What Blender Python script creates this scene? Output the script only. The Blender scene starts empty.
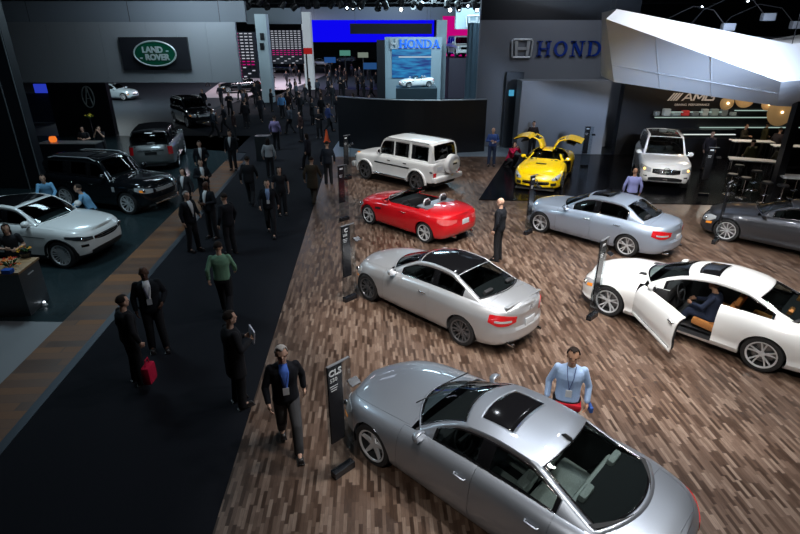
import bpy, bmesh, math, random
import numpy as np
from mathutils import Vector, Matrix, Euler
random.seed(7)
PI = math.pi
SC = bpy.context.scene
COL = SC.collection

# ------------------------------------------------------------------ materials
MATS = {}
def mat(name, col=(.5,.5,.5), rough=.5, metal=0., coat=0., spec=.5, emit=None, estr=0., sheen=0.):
    if name in MATS: return MATS[name]
    m = bpy.data.materials.new(name); m.use_nodes = True
    b = m.node_tree.nodes['Principled BSDF']
    b.inputs['Base Color'].default_value = (*col, 1)
    b.inputs['Roughness'].default_value = rough
    b.inputs['Metallic'].default_value = metal
    b.inputs['Coat Weight'].default_value = coat
    b.inputs['Coat Roughness'].default_value = .03
    b.inputs['Specular IOR Level'].default_value = spec
    if sheen: b.inputs['Sheen Weight'].default_value = sheen
    if emit:
        b.inputs['Emission Color'].default_value = (*emit, 1)
        b.inputs['Emission Strength'].default_value = estr
    MATS[name] = m
    return m
def nodes(m): return m.node_tree.nodes, m.node_tree.links, m.node_tree.nodes['Principled BSDF']
def paint(name, col, metal=.0, rough=.35, flake=True):
    m = mat(name, col, rough, metal, 1.0)
    if flake and metal > 0:
        n, l, b = nodes(m)
        t = n.new('ShaderNodeTexNoise'); t.inputs['Scale'].default_value = 900
        tc = n.new('ShaderNodeTexCoord'); l.new(tc.outputs['Object'], t.inputs['Vector'])
        r = n.new('ShaderNodeMapRange'); r.inputs['To Min'].default_value = rough-.06; r.inputs['To Max'].default_value = rough+.08
        l.new(t.outputs['Fac'], r.inputs['Value']); l.new(r.outputs['Result'], b.inputs['Roughness'])
    return m
def glass(name, tint=(.42,.48,.48), refl=.9):
    if name in MATS: return MATS[name]
    m = bpy.data.materials.new(name); m.use_nodes = True
    n, l = m.node_tree.nodes, m.node_tree.links
    n.remove(n['Principled BSDF'])
    tr = n.new('ShaderNodeBsdfTransparent'); tr.inputs['Color'].default_value = (*tint, 1)
    gl = n.new('ShaderNodeBsdfGlossy'); gl.inputs['Roughness'].default_value = .02
    gl.inputs['Color'].default_value = (refl, refl, refl, 1)
    la = n.new('ShaderNodeLayerWeight'); la.inputs['Blend'].default_value = .5
    pw = n.new('ShaderNodeMath'); pw.operation = 'POWER'; pw.inputs[1].default_value = 5; l.new(la.outputs['Facing'], pw.inputs[0])
    lw = n.new('ShaderNodeMapRange'); lw.inputs['To Min'].default_value = .05; l.new(pw.outputs[0], lw.inputs['Value'])
    mx = n.new('ShaderNodeMixShader')
    l.new(lw.outputs['Result'], mx.inputs[0]); l.new(tr.outputs[0], mx.inputs[1]); l.new(gl.outputs[0], mx.inputs[2])
    l.new(mx.outputs[0], n['Material Output'].inputs['Surface'])
    MATS[name] = m
    return m
def fabric(name, col, rough=.85, scale=60, amt=.25):
    if name in MATS: return MATS[name]
    m = mat(name, col, rough, spec=.25)
    n, l, b = nodes(m)
    t = n.new('ShaderNodeTexNoise'); t.inputs['Scale'].default_value = scale
    tc = n.new('ShaderNodeTexCoord'); l.new(tc.outputs['Object'], t.inputs['Vector'])
    r = n.new('ShaderNodeMix'); r.data_type = 'RGBA'
    r.inputs[6].default_value = (*[c*(1-amt) for c in col], 1); r.inputs[7].default_value = (*[min(1, c*(1+amt)) for c in col], 1)
    l.new(t.outputs['Fac'], r.inputs[0]); l.new(r.outputs[2], b.inputs['Base Color'])
    return m
def glow(name, col, s): return mat(name, (.0,.0,.0), .9, spec=0., emit=col, estr=s)

BLACKP = mat('black_plastic', (.012,.012,.013), .45)
BLACKG = mat('gloss_black', (.006,.006,.007), .08, spec=.6)
RUBBER = mat('rubber', (.014,.014,.015), .7)
CHROME = mat('chrome', (.75,.76,.78), .12, 1)
ALLOY = mat('alloy', (.70,.71,.73), .32, .45)
ALLOYD = mat('dark_alloy', (.16,.16,.17), .3, .6)
DISC = mat('steel_disc', (.25,.25,.26), .35, .9)
LINER = mat('cabin_liner', (.02,.02,.022), .8)
GLASS = glass('car_glass')
GLASSD = glass('tinted_glass', (.05,.06,.065))
GLASSC = glass('clear_glass', (.7,.74,.75), .9)
TAILR = mat('tail_red', (.55,.01,.015), .12, coat=1)
LAMPG = mat('lamp_lens', (.55,.58,.6), .08, .3, 1)
AMBER = mat('amber_lens', (.8,.25,.02), .2, coat=1, emit=(1,.35,.05), estr=.25)
PLATE = mat('plate_white', (.6,.62,.65), .4)
SEATW = fabric('white_leather', (.62,.63,.6), .5)
SEATT = fabric('tan_leather', (.42,.17,.05), .5)
SEATB = fabric('black_leather', (.03,.03,.032), .5)

# ------------------------------------------------------------------ objects
def obj(name, me, m=None, parent=None, loc=None, rot=None, smooth=None):
    """link one mesh object; me is a Mesh, a BMesh or (verts, faces)"""
    if isinstance(me, bmesh.types.BMesh):
        b = me; me = bpy.data.meshes.new(name); b.to_mesh(me); b.free()
    elif isinstance(me, tuple):
        v, f = me; me = bpy.data.meshes.new(name); me.from_pydata([tuple(map(float, p)) for p in v], [], f); me.validate(); me.update()
    if smooth is not None:
        me.shade_smooth()
        me.set_sharp_from_angle(angle=math.radians(smooth))
    o = bpy.data.objects.new(name, me); COL.objects.link(o)
    for x in (m if isinstance(m, (list, tuple)) else [m] if m else []):
        me.materials.append(x)
    if parent: o.parent = parent
    if loc is not None: o.location = loc
    if rot is not None: o.rotation_euler = rot
    return o
def empty(name, loc=(0,0,0), rz=0):
    o = bpy.data.objects.new(name, None); COL.objects.link(o)
    o.location = loc; o.rotation_euler = (0,0,rz); o.empty_display_size = .1
    return o
def tag(o, label, cat, group=None, kind=None):
    o['label'] = label; o['category'] = cat
    if group: o['group'] = group
    if kind: o['kind'] = kind
    return o
def struct(o): o['kind'] = 'structure'; return o
KIDS = {}
def copy_tree(o, loc=None, rz=None, label=None, group=None, cat=None):
    def kids(x): return [c for c in SNAP if c.parent == x]
    SNAP = list(COL.objects)
    def rec(x, par):
        c = x.copy(); COL.objects.link(c)
        if par is not None: c.parent = par
        for k in kids(x): rec(k, c)
        return c
    c = rec(o, None)
    if loc is not None: c.location = loc
    if rz is not None: c.rotation_euler = (0,0,rz)
    if label: c['label'] = label
    if group: c['group'] = group
    if cat: c['category'] = cat
    return c

def B(): return bmesh.new()
def add_box(b, c, s, bev=0, rot=None, seg=2, taper=None):
    r = bmesh.ops.create_cube(b, size=1)
    vs = r['verts']
    for v in vs:
        v.co = Vector((v.co.x*s[0], v.co.y*s[1], v.co.z*s[2]))
        if taper and v.co.z > 0: v.co.x *= taper[0]; v.co.y *= taper[1]
    if bev:
        es = list({e for v in vs for e in v.link_edges})
        rr = bmesh.ops.bevel(b, geom=es, offset=bev, segments=seg, affect='EDGES', profile=.6)
        vs = list({v for f in rr['faces'] for v in f.verts} | {v for v in vs if v.is_valid})
    M = Matrix.Translation(c)
    if rot is not None: M = M @ Euler(rot).to_matrix().to_4x4()
    bmesh.ops.transform(b, matrix=M, verts=vs)
    return vs
def boxm(name, c, s, m, parent=None, bev=0, rot=None, smooth=None, taper=None):
    b = B(); add_box(b, c, s, bev, rot, taper=taper); return obj(name, b, m, parent, smooth=smooth if smooth else (40 if bev else None))
def add_tube(b, pts, r, n=8, cap=True):
    pts = [Vector(p) for p in pts]
    rs = r if isinstance(r, (list, tuple)) else [r]*len(pts)
    rings = []; up = Vector((0,0,1)); prev = None
    for i, p in enumerate(pts):
        t = (pts[min(i+1, len(pts)-1)] - pts[max(i-1, 0)]).normalized()
        if prev is None:
            a = t.cross(up)
            if a.length < .05: a = t.cross(Vector((1,0,0)))
            a.normalize()
        else:
            a = (prev - t*prev.dot(t)).normalized()
        prev = a; c = t.cross(a)
        rings.append([b.verts.new(p + (a*math.cos(2*PI*k/n) + c*math.sin(2*PI*k/n))*rs[i]) for k in range(n)])
    for i in range(len(rings)-1):
        for k in range(n):
            b.faces.new((rings[i][k], rings[i][(k+1)%n], rings[i+1][(k+1)%n], rings[i+1][k]))
    if cap:
        b.faces.new(rings[0][::-1]); b.faces.new(rings[-1])
def add_lathe(b, prof, n=32, axis='z', c=(0,0,0), closed=False, a0=0, a1=2*PI):
    full = abs(a1-a0-2*PI) < 1e-6
    cnt = n if full else n+1
    rings = []
    for k in range(cnt):
        a = a0+(a1-a0)*k/n; ca, sa = math.cos(a), math.sin(a)
        ring = []
        for r, h in prof:
            if axis == 'z': p = (r*ca, r*sa, h)
            elif axis == 'y': p = (r*ca, h, r*sa)
            else: p = (h, r*ca, r*sa)
            ring.append(b.verts.new((p[0]+c[0], p[1]+c[1], p[2]+c[2])))
        rings.append(ring)
    m = len(prof)
    for k in range(n):
        A, Bn = rings[k], rings[(k+1) % cnt]
        for i in range(m-1 if not closed else m):
            j = (i+1) % m
            try: b.faces.new((A[i], Bn[i], Bn[j], A[j]))
            except ValueError: pass
    bmesh.ops.remove_doubles(b, verts=b.verts, dist=1e-5)
    bmesh.ops.recalc_face_normals(b, faces=b.faces)
def add_prism(b, poly, z0, z1):
    lo = [b.verts.new((x, y, z0)) for x, y in poly]; hi = [b.verts.new((x, y, z1)) for x, y in poly]
    n = len(poly)
    for i in range(n): b.faces.new((lo[i], lo[(i+1)%n], hi[(i+1)%n], hi[i]))
    b.faces.new(lo[::-1]); b.faces.new(hi)
def ev_mesh(o):
    """bake an object's modifiers into a plain mesh"""
    dg = bpy.context.evaluated_depsgraph_get(); dg.update()
    me = bpy.data.meshes.new_from_object(o.evaluated_get(dg))
    return me
def text_mesh(s, size, ext=.01, off=0., align='CENTER', spacing=1.0, shear=0.):
    c = bpy.data.curves.new('t', 'FONT'); c.body = s; c.size = size; c.extrude = ext; c.offset = off
    c.align_x = align; c.align_y = 'CENTER'; c.space_character = spacing; c.shear = shear; c.resolution_u = 3
    o = bpy.data.objects.new('t', c); COL.objects.link(o)
    me = ev_mesh(o); bpy.data.objects.remove(o)
    return me

# ------------------------------------------------------------------ car surface maths
def pchip(xs, ys, x):
    xs = np.asarray(xs, float); ys = np.asarray(ys, float)
    if xs[0] > xs[-1]: xs = xs[::-1]; ys = ys[::-1]
    x = np.clip(x, xs[0], xs[-1])
    h = np.diff(xs); d = np.diff(ys)/h
    m = np.zeros(len(xs)); m[0] = d[0]; m[-1] = d[-1]
    for i in range(1, len(xs)-1):
        if d[i-1]*d[i] <= 0: m[i] = 0
        else:
            w1 = 2*h[i]+h[i-1]; w2 = h[i]+2*h[i-1]; m[i] = (w1+w2)/(w1/d[i-1]+w2/d[i])
    i = int(min(max(np.searchsorted(xs, x)-1, 0), len(xs)-2))
    t = (x-xs[i])/h[i]
    return float((2*t**3-3*t*t+1)*ys[i]+(t**3-2*t*t+t)*h[i]*m[i]+(-2*t**3+3*t*t)*ys[i+1]+(t**3-t*t)*h[i]*m[i+1])
import bisect
PC = {}
def P2(lst, x):
    """monotone cubic through a fixed list of points, slopes cached"""
    c = PC.get(id(lst))
    if c is None:
        q = sorted(lst); xs = [float(p[0]) for p in q]; ys = [float(p[1]) for p in q]; n = len(xs)
        h = [xs[i+1]-xs[i] for i in range(n-1)]; d = [(ys[i+1]-ys[i])/h[i] for i in range(n-1)]
        m = [d[0]]+[0.]*(n-2)+[d[-1]]
        for i in range(1, n-1):
            if d[i-1]*d[i] > 0:
                w1 = 2*h[i]+h[i-1]; w2 = h[i]+2*h[i-1]; m[i] = (w1+w2)/(w1/d[i-1]+w2/d[i])
        c = PC[id(lst)] = (xs, ys, h, m, lst)
    xs, ys, h, m, _ = c
    if x <= xs[0]: return ys[0]
    if x >= xs[-1]: return ys[-1]
    i = bisect.bisect_right(xs, x)-1; t = (x-xs[i])/h[i]
    return (2*t**3-3*t*t+1)*ys[i]+(t**3-2*t*t+t)*h[i]*m[i]+(-2*t**3+3*t*t)*ys[i+1]+(t**3-t*t)*h[i]*m[i+1]
def catmull(pts, n=16):
    pts = [np.array(p, float) for p in pts]; out = []
    P = [2*pts[0]-pts[1]] + pts + [2*pts[-1]-pts[-2]]
    for i in range(1, len(P)-2):
        p0, p1, p2, p3 = P[i-1:i+3]
        t0 = 0; t1 = max(1e-6, np.linalg.norm(p1-p0))**.5; t2 = t1+max(1e-6, np.linalg.norm(p2-p1))**.5; t3 = t2+max(1e-6, np.linalg.norm(p3-p2))**.5
        for k in range(n):
            t = t1+(t2-t1)*k/n
            A1 = (t1-t)/(t1-t0)*p0+(t-t0)/(t1-t0)*p1; A2 = (t2-t)/(t2-t1)*p1+(t-t1)/(t2-t1)*p2; A3 = (t3-t)/(t3-t2)*p2+(t-t2)/(t3-t2)*p3
            B1 = (t2-t)/(t2-t0)*A1+(t-t0)/(t2-t0)*A2; B2 = (t3-t)/(t3-t1)*A2+(t-t1)/(t3-t1)*A3
            out.append((t2-t)/(t2-t1)*B1+(t-t1)/(t2-t1)*B2)
    out.append(pts[-1])
    return np.array(out)

class Lower:
    def __init__(s, sp):
        s.sp = sp
        c = catmull(sp['plan'], 20); c[0][1] = 0; c[-1][1] = 0
        s.c = c; d = np.r_[0, np.cumsum(np.linalg.norm(np.diff(c, axis=0), axis=1))]
        s.d = d/d[-1]; s.len = d[-1]
        s.xf = c[0][0]; s.xr = c[-1][0]; s.W = c[:,1].max()
        iF = int(np.argmax(c[:,0] < s.xf-.55)); s.im = iF
    def ax(s, x): return float(np.interp(-x, -s.c[:,0], s.d))
    def aF(s, y): i = s.im; return math.copysign(float(np.interp(abs(y), s.c[:i,1], s.d[:i])), y)
    def aR(s, y):
        n = len(s.c); j = int(np.argmax(s.c[:,0] < s.xr+.55))
        return math.copysign(float(np.interp(abs(y), s.c[j:,1][::-1], s.d[j:][::-1])), y)
    def pt(s, a, k):
        sg = 1 if a >= 0 else -1; a = abs(a); sp = s.sp
        x = float(np.interp(a, s.d, s.c[:,0])); y = float(np.interp(a, s.d, s.c[:,1]))
        h = min(k, 1)
        wf = max(0, min(1, (x-(s.xf-.75))/.75))**1.5; wr = max(0, min(1, ((s.xr+.75)-x)/.75))**1.5
        zb = P2(sp['zb'], x)
        X = x + P2(sp['fx'], h)*wf + P2(sp['rx'], h)*wr
        zs = P2(sp['zs'], X)
        Y = y*(1 + P2(sp['sy'], h)/s.W)
        if 'haunch' in sp:
            for hx, hw, hy, hk in sp['haunch']:
                Y += hy*math.exp(-((x-hx)/hw)**2)*math.exp(-((h-hk)/.28)**2)*min(1, y/s.W*1.2)
        Z = zb+(zs-zb)*h
        if k > 1:
            q = k-1
            zc = P2(sp['zc'], X)
            Z = zc-(zc-zs)*(1-q)**sp.get('crown', 2.6)
            Y = Y*(1-q)
            if 'bulge' in sp and X > 0: Z += sp['bulge']*math.exp(-((abs(Y)-.45)/.14)**2)*min(1, max(0, (s.xf-.25-X)/.5))*min(1, q*4)
        return np.array([X, Y*sg, Z])
    def nrm(s, a, k):
        e = 1e-3
        du = s.pt(a+e, k)-s.pt(a-e, k); dk = s.pt(a, k+e)-s.pt(a, k-e)
        n = np.cross(du, dk); L = np.linalg.norm(n)
        if L < 1e-9: return np.array([0,0,1.])
        n /= L
        p = s.pt(a, k); ref = p-np.array([p[0]*.6, 0, .3])
        return n if n@ref > 0 else -n
def grid_faces(nu, nv, off=0, close=False):
    f = []
    for i in range(nu-1 if not close else nu):
        for j in range(nv-1):
            a = off+i*nv+j; b_ = off+((i+1) % nu)*nv+j
            f.append((a, b_, b_+1, a+1))
    return f
def patch(L, As, lo, hi, nk=6, off=.006, depth=.03):
    """a panel that hugs the lower body between k=lo(a) and k=hi(a)"""
    n = len(As)
    if not hasattr(lo, '__len__'): lo = [lo]*n
    if not hasattr(hi, '__len__'): hi = [hi]*n
    # densify
    tt = np.linspace(0, n-1, max(2, (n-1)*5+1)); As2 = np.interp(tt, range(n), As); lo2 = [pchip(range(n), lo, t) for t in tt] if n > 2 else np.interp(tt, range(n), lo); hi2 = [pchip(range(n), hi, t) for t in tt] if n > 2 else np.interp(tt, range(n), hi)
    V = []; nu = len(tt); nv = nk+3
    for a, l, h in zip(As2, lo2, hi2):
        ks = [l]+list(np.linspace(l, h, nk+1))+[h]
        for j, k in enumerate(ks):
            nn = L.nrm(a, k); V.append(L.pt(a, k)+nn*(off if 0 < j < nv-1 else -depth))
    F = grid_faces(nu, nv)
    # end caps
    for i, sgn in ((0, 1), (nu-1, -1)):
        base = len(V)
        for j in range(nv):
            a = As2[i]; ks = [lo2[i]]+list(np.linspace(lo2[i], hi2[i], nk+1))+[hi2[i]]
            V.append(L.pt(a, ks[j])-L.nrm(a, ks[j])*depth)
        for j in range(nv-1): F.append((i*nv+j, i*nv+j+1, base+j+1, base+j))
    return V, F
def orient(V, F):
    b = B(); vs = [b.verts.new(tuple(map(float, p))) for p in V]
    for f in F:
        q = []
        for i in f:
            if vs[i] not in q: q.append(vs[i])
        if len(q) > 2:
            try: b.faces.new(q)
            except ValueError: pass
    bmesh.ops.remove_doubles(b, verts=b.verts, dist=2e-4)
    bmesh.ops.dissolve_degenerate(b, edges=b.edges, dist=1e-5)
    bmesh.ops.recalc_face_normals(b, faces=b.faces)
    return b
def part(name, V, F, m, parent, smooth=35):
    return obj(name, orient(V, F), m, parent, smooth=smooth)

WHEELS = {}
def wheel(parent, x, y, r, w, style, rimm, side, steer=0, cap=None):
    """tyre > rim, brake_disc"""
    key = (round(r, 3), style, rimm.name)
    rr = r*.735
    if key not in WHEELS:
        b = B(); hw = w/2
        add_lathe(b, [(rr-.03, -hw*.8), (rr+.005, -hw*.95), (r*.9, -hw*1.02), (r*.97, -hw*.93), (r, -hw*.7), (r, -hw*.25), (r-.008, -hw*.22), (r-.008, -hw*.16), (r, -hw*.13), (r, hw*.13), (r-.008, hw*.16), (r-.008, hw*.22), (r, hw*.25), (r, hw*.7), (r*.97, hw*.93), (r*.9, hw*1.02), (rr+.005, hw*.95), (rr-.03, hw*.8)], 40, 'y', closed=True)
        tm = bpy.data.meshes.new('tyre'); b.to_mesh(tm); b.free(); tm.shade_smooth(); tm.set_sharp_from_angle(angle=.7); tm.materials.append(RUBBER)
        b = B()
        add_lathe(b, [(rr*.94, -hw*.7), (rr*.9, 0), (rr*.92, hw*.6), (rr*.96, hw*.86), (rr+.008, hw*.93), (rr+.006, hw*.99), (rr*.93, hw*.95), (rr*.9, hw*.8)], 40, 'y')
        n, kind = style
        def spoke(a, w0, w1, d0=.62, d1=.84, r0=.16, r1=.93, th=.03, bend=0.):
            R0, R1 = rr*r0, rr*r1; st = 4; prev = None
            for i in range(st+1):
                t = i/st; R = R0+(R1-R0)*t; ww = w0+(w1-w0)*t; yy = hw*(d0+(d1-d0)*t*t)
                aa = a+bend*t
                ca, sa = math.cos(aa), math.sin(aa); ring = []
                for (u, v) in ((-1, -th), (1, -th), (.75, 0), (-.75, 0)):
                    ring.append(b.verts.new((R*ca-ww*u*sa, yy+v, R*sa+ww*u*ca)))
                if prev:
                    for k in range(4): b.faces.new((prev[k], prev[(k+1)%4], ring[(k+1)%4], ring[k]))
                else: b.faces.new(ring)
                prev = ring
            b.faces.new(prev[::-1])
        for i in range(n):
            a = 2*PI*i/n+PI/2
            if kind == 'single': spoke(a, rr*.11, rr*.15)
            elif kind == 'double':
                spoke(a-.10, rr*.055, rr*.06, bend=-.10); spoke(a+.10, rr*.055, rr*.06, bend=.10)
            elif kind == 'y': 
                spoke(a, rr*.08, rr*.07, r1=.55, d1=.74); spoke(a-.02, rr*.05, rr*.045, r0=.5, d0=.74, bend=-.26); spoke(a+.02, rr*.05, rr*.045, r0=.5, d0=.74, bend=.26)
            elif kind == 'thin': spoke(a, rr*.05, rr*.055)
            elif kind == 'star': spoke(a, rr*.2, rr*.10)
        add_lathe(b, [(.001, hw*.66), (rr*.12, hw*.66), (rr*.2, hw*.62), (rr*.22, hw*.5), (rr*.2, hw*.3), (.001, hw*.3)], 20, 'y')
        bmesh.ops.recalc_face_normals(b, faces=b.faces)
        rm = bpy.data.meshes.new('rim'); b.to_mesh(rm); b.free(); rm.shade_smooth(); rm.set_sharp_from_angle(angle=.6); rm.materials.append(rimm)
        b = B(); add_lathe(b, [(.001, hw*.1), (rr*.7, hw*.1), (rr*.7, -hw*.05), (.001, -hw*.05)], 28, 'y'); add_lathe(b, [(.001, -hw*.45), (rr*.9, -hw*.45), (rr*.9, -hw*.5), (.001, -hw*.5)], 28, 'y')
        add_box(b, (rr*.5, hw*.05, 0), (.07, hw*.5, .2), .01)
        dm = bpy.data.meshes.new('disc'); b.to_mesh(dm); b.free(); dm.materials.append(DISC)
        WHEELS[key] = (tm, rm, dm)
    tm, rm, dm = WHEELS[key]
    o = obj('wheel', tm, None, parent, (x, y, r)); o.rotation_euler = (0, 0, (0 if side > 0 else PI)+steer)
    r_ = obj('rim', rm, None, o); d_ = obj('brake_disc', dm, None, o)
    return o

def seat(parent, x, y, z, m, w=.5, back=.62, bench=False):
    b = B()
    add_box(b, (x, y, z+.08), (.52, w, .16), .05, (0, -.12, 0))
    s = obj('seat', b, m, parent, smooth=50)
    b = B(); add_box(b, (x-.30, y, z+.12+back/2), (.13, w*.95, back), .05, (0, -.30, 0)); 
    obj('backrest', b, m, s, smooth=50)
    xs = [y] if not bench else [y-w*.3, y+w*.3]
    for yy in xs:
        b = B(); add_box(b, (x-.30-.13, yy, z+.12+back+.09), (.09, .26, .18), .04, (0, -.2, 0)); add_tube(b, [(x-.38, yy-.06, z+back), (x-.42, yy-.06, z+back+.12)], .008, 6); add_tube(b, [(x-.38, yy+.06, z+back), (x-.42, yy+.06, z+back+.12)], .008, 6)
        obj('headrest', b, m, s, smooth=50)
    return s
def merge(lo, hi, step, extra=()):
    n = max(1, int(round((hi-lo)/step)))
    base = list(np.linspace(lo, hi, n+1)); ex = [e for e in extra if lo < e < hi]
    out = sorted([x for x in base if all(abs(x-e) > step*.3 for e in ex) or x in (base[0], base[-1])]+ex)
    r = [out[0]]
    for x in out[1:]:
        if x-r[-1] > 1e-4: r.append(x)
    return r
def tighten(b, gap=.004, skirt=.02):
    bv = [v for v in b.verts if any(e.is_boundary for e in v.link_edges)]
    mv = {}
    for v in bv:
        c = sum((f.calc_center_median() for f in v.link_faces), Vector())/max(1, len(v.link_faces))
        d = c-v.co
        if d.length > 1e-6: mv[v] = d.normalized()*gap
    for v, d in mv.items(): v.co += d
    b.normal_update()
    be = [e for e in b.edges if e.is_boundary]
    nv = {}
    for v in bv: nv[v] = b.verts.new(v.co-v.normal*skirt)
    for e in be:
        v0, v1 = e.verts
        f = e.link_faces[0]
        try:
            ls = [l for l in f.loops if l.edge == e][0]
            a_, c_ = ls.vert, ls.link_loop_next.vert
            b.faces.new((c_, a_, nv[a_], nv[c_]))
        except (ValueError, IndexError): pass

class Car:
    def __init__(s, sp, name, loc, rz, pm, label, cat='car', group=None):
        s.sp = sp; s.L = L = Lower(sp); s.pm = pm
        s.root = empty(name, (loc[0], loc[1], loc[2] if len(loc) > 2 else 0), rz); tag(s.root, label, cat, group)
        s.qb = sp.get('qb', .07)
        s.lower(); 
        if 'gh' in sp: s.green()
        s.inside()
        for sd in (1, -1):
            st = sp.get('steer', 0)
            for (x, y, r, w, sty, rm) in sp['wheels']:
                wheel(s.root, x, sd*y, r, w, sty, rm, sd, st if x > 0 else 0)
    def belt(s, x, q=None):
        a = s.L.ax(x); return s.L.pt(a, 1+(s.qb if q is None else q))
    def lower(s):
        sp, L = s.sp, s.L
        res = sp.get('res', 150)
        ex = []
        for d in sp.get('doors', []): ex += [L.ax(d[0]), L.ax(d[1])]
        cab = sp['cabin']                                  # (x front, x rear, half width) of the opening under the glasshouse
        ex += [L.ax(cab[0]), L.ax(cab[1])]
        A = merge(0, 1, 2/res, ex)
        kd0 = sp.get('kd0', .10)
        K = merge(0, 1, sp.get('kstep', .07), [kd0])+merge(1, 2, .1, [1+s.qb])[1:]
        na, nk = len(A), len(K)
        V = np.array([[L.pt(a, k) for k in K] for a in A])
        arch = [(w[0], w[2], sp['arch'][i]) for i, w in enumerate(sp['wheels'])]
        cls = {}
        hx0, hx1 = sp['hood']; tx = sp.get('trunk')
        for i in range(na-1):
            for j in range(nk-1):
                c = (V[i,j]+V[i+1,j]+V[i+1,j+1]+V[i,j+1])/4; k = (K[j]+K[j+1])/2
                t = 'body'
                if k < 1.02 and any(math.hypot(c[0]-ax, c[2]-az) < R for ax, az, R in arch) and c[1] > .45: t = None
                elif k > 1 and cab[1] < c[0] < cab[0] and k > 1+s.qb: t = None
                elif k > 1 and 'cockpit' in sp and sp['cockpit'](c): t = None
                elif k > kd0 and k < 1+s.qb:
                    for di, d in enumerate(sp.get('doors', [])):
                        if d[1] < c[0] < d[0]: t = 'door%d' % di
                if t == 'body' and k > 1.1 and hx1 < c[0] < hx0: t = 'hood'
                if t == 'body' and tx and k > 1.1 and tx[1] < c[0] < tx[0]: t = 'trunk_lid'
                cls[i,j] = t
        # snap the rim of each arch onto its circle
        for i in range(na):
            for j in range(nk):
                if K[j] > 1.02: continue
                ts = [cls.get((i+di, j+dj), 'x') for di in (-1, 0) for dj in (-1, 0)]
                if None in ts and any(t for t in ts if t and t != 'x') and V[i,j][1] > .45:
                    for ax, az, R in arch:
                        d = math.hypot(V[i,j][0]-ax, V[i,j][2]-az)
                        if abs(d-R) < .12 and d > .05:
                            if j == 0: V[i,j][0] = ax+(V[i,j][0]-ax)*1
                            else:
                                V[i,j][0] = ax+(V[i,j][0]-ax)*R/d; V[i,j][2] = az+(V[i,j][2]-az)*R/d
        s.V, s.K, s.A, s.cls = V, K, A, cls
        parts = sorted({t for t in cls.values() if t})
        s.doorobj = {}
        for t in parts:
            for sd in ((1, -1) if t.startswith('door') else (0,)):
                vs, F, ix = [], [], {}
                def vid(i, j, sg):
                    key = (i, j, sg)
                    if key not in ix: ix[key] = len(vs); vs.append(V[i,j]*np.array([1, sg, 1]))
                    return ix[key]
                for (i, j), tt in cls.items():
                    if tt != t: continue
                    for sg in ((1, -1) if sd == 0 else (sd,)):
                        f = [vid(i, j, sg), vid(i+1, j, sg), vid(i+1, j+1, sg), vid(i, j+1, sg)]
                        F.append(f if sg < 0 else f[::-1])
                b = orient(vs, F)
                # make sure normals face out
                fs = max(b.faces, key=lambda f: abs(f.calc_center_median().y)*1 + f.calc_center_median().z*.2)
                cc = fs.calc_center_median()
                if fs.normal.dot(Vector((0, cc.y, .4))) < 0: bmesh.ops.reverse_faces(b, faces=b.faces)
                if t != 'body': tighten(b, .0035)
                else:
                    # lip turned inwards round each arch
                    b.normal_update()
                    be = [e for e in b.edges if e.is_boundary and any(abs(math.hypot(e.verts[q].co.x-ax, e.verts[q].co.z-az)-R) < .02 for ax, az, R in arch for q in (0,)) and abs(e.verts[0].co.y) > .45 and any(abs(math.hypot(e.verts[1].co.x-ax, e.verts[1].co.z-az)-R) < .02 for ax, az, R in arch)]
                    nv = {}
                    for e in be:
                        for v in e.verts:
                            if v not in nv: nv[v] = b.verts.new(v.co-Vector((0, math.copysign(.07, v.co.y), 0)))
                    for e in be:
                        try: b.faces.new((e.verts[0], e.verts[1], nv[e.verts[1]], nv[e.verts[0]]))
                        except ValueError: pass
                nm = {'body': 'body', 'hood': 'hood', 'trunk_lid': 'trunk_lid'}.get(t, 'door')
                if t == 'body' and sp.get('kclad'):
                    pass
                o = obj(nm, b, s.pm, s.root, smooth=32)
                if nm == 'door': s.doorobj[int(t[4:]), sd] = o
                if nm == 'body': s.body = o
        # floor pan and wheel wells
        V2, F2 = [], []
        aa = np.linspace(0, 1, 40)
        for a in aa:
            p = L.pt(a, 0); V2 += [(p[0]*.985, p[1]*.97, p[2]+.01), (p[0]*.985, 0, p[2]+.03), (p[0]*.985, -p[1]*.97, p[2]+.01)]
        for i in range(39): 
            for j in range(2): F2.append((i*3+j, (i+1)*3+j, (i+1)*3+j+1, i*3+j+1))
        keep = []
        for f in F2:
            c = np.mean([V2[q] for q in f], axis=0); keep.append(f)
        b = orient(V2, keep); obj('underbody', b, BLACKP, s.root)
        for ax, az, R in arch:
            for sd in (1, -1):
                b = B(); y1 = L.W-.05; y0 = y1-.32
                add_lathe(b, [(R+.012, y1), (R+.012, y0), (.001, y0)], 24, 'y', c=(ax, 0, az), a0=-.35, a1=PI+.35)
                if sd < 0: bmesh.ops.scale(b, vec=(1, -1, 1), verts=b.verts)
                obj('wheel_well', b, BLACKP, s.root)
    # ---- glasshouse
    def green(s):
        sp, L = s.sp, s.L; G = [list(g) for g in sp['gh']]
        for g in G:
            if g[3] is None:
                bp = s.belt(g[2], s.qb+.01); g[3] = bp[1]; g[4] = bp[2]
        n = len(G); uu = np.arange(n)
        GL = [[(float(k), float(g[c])) for k, g in enumerate(G)] for c in range(5)]
        def gp(u): return [P2(GL[c], u) for c in range(5)]
        dense = np.linspace(0, n-1, 600); xe = np.array([gp(u)[2] for u in dense])
        i0 = 0
        def xu(x): 
            j = int(np.argmax(xe <= x)); return float(dense[j])
        s.gp, s.xu = gp, xu
        bulge = sp.get('tumble', .02)
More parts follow.
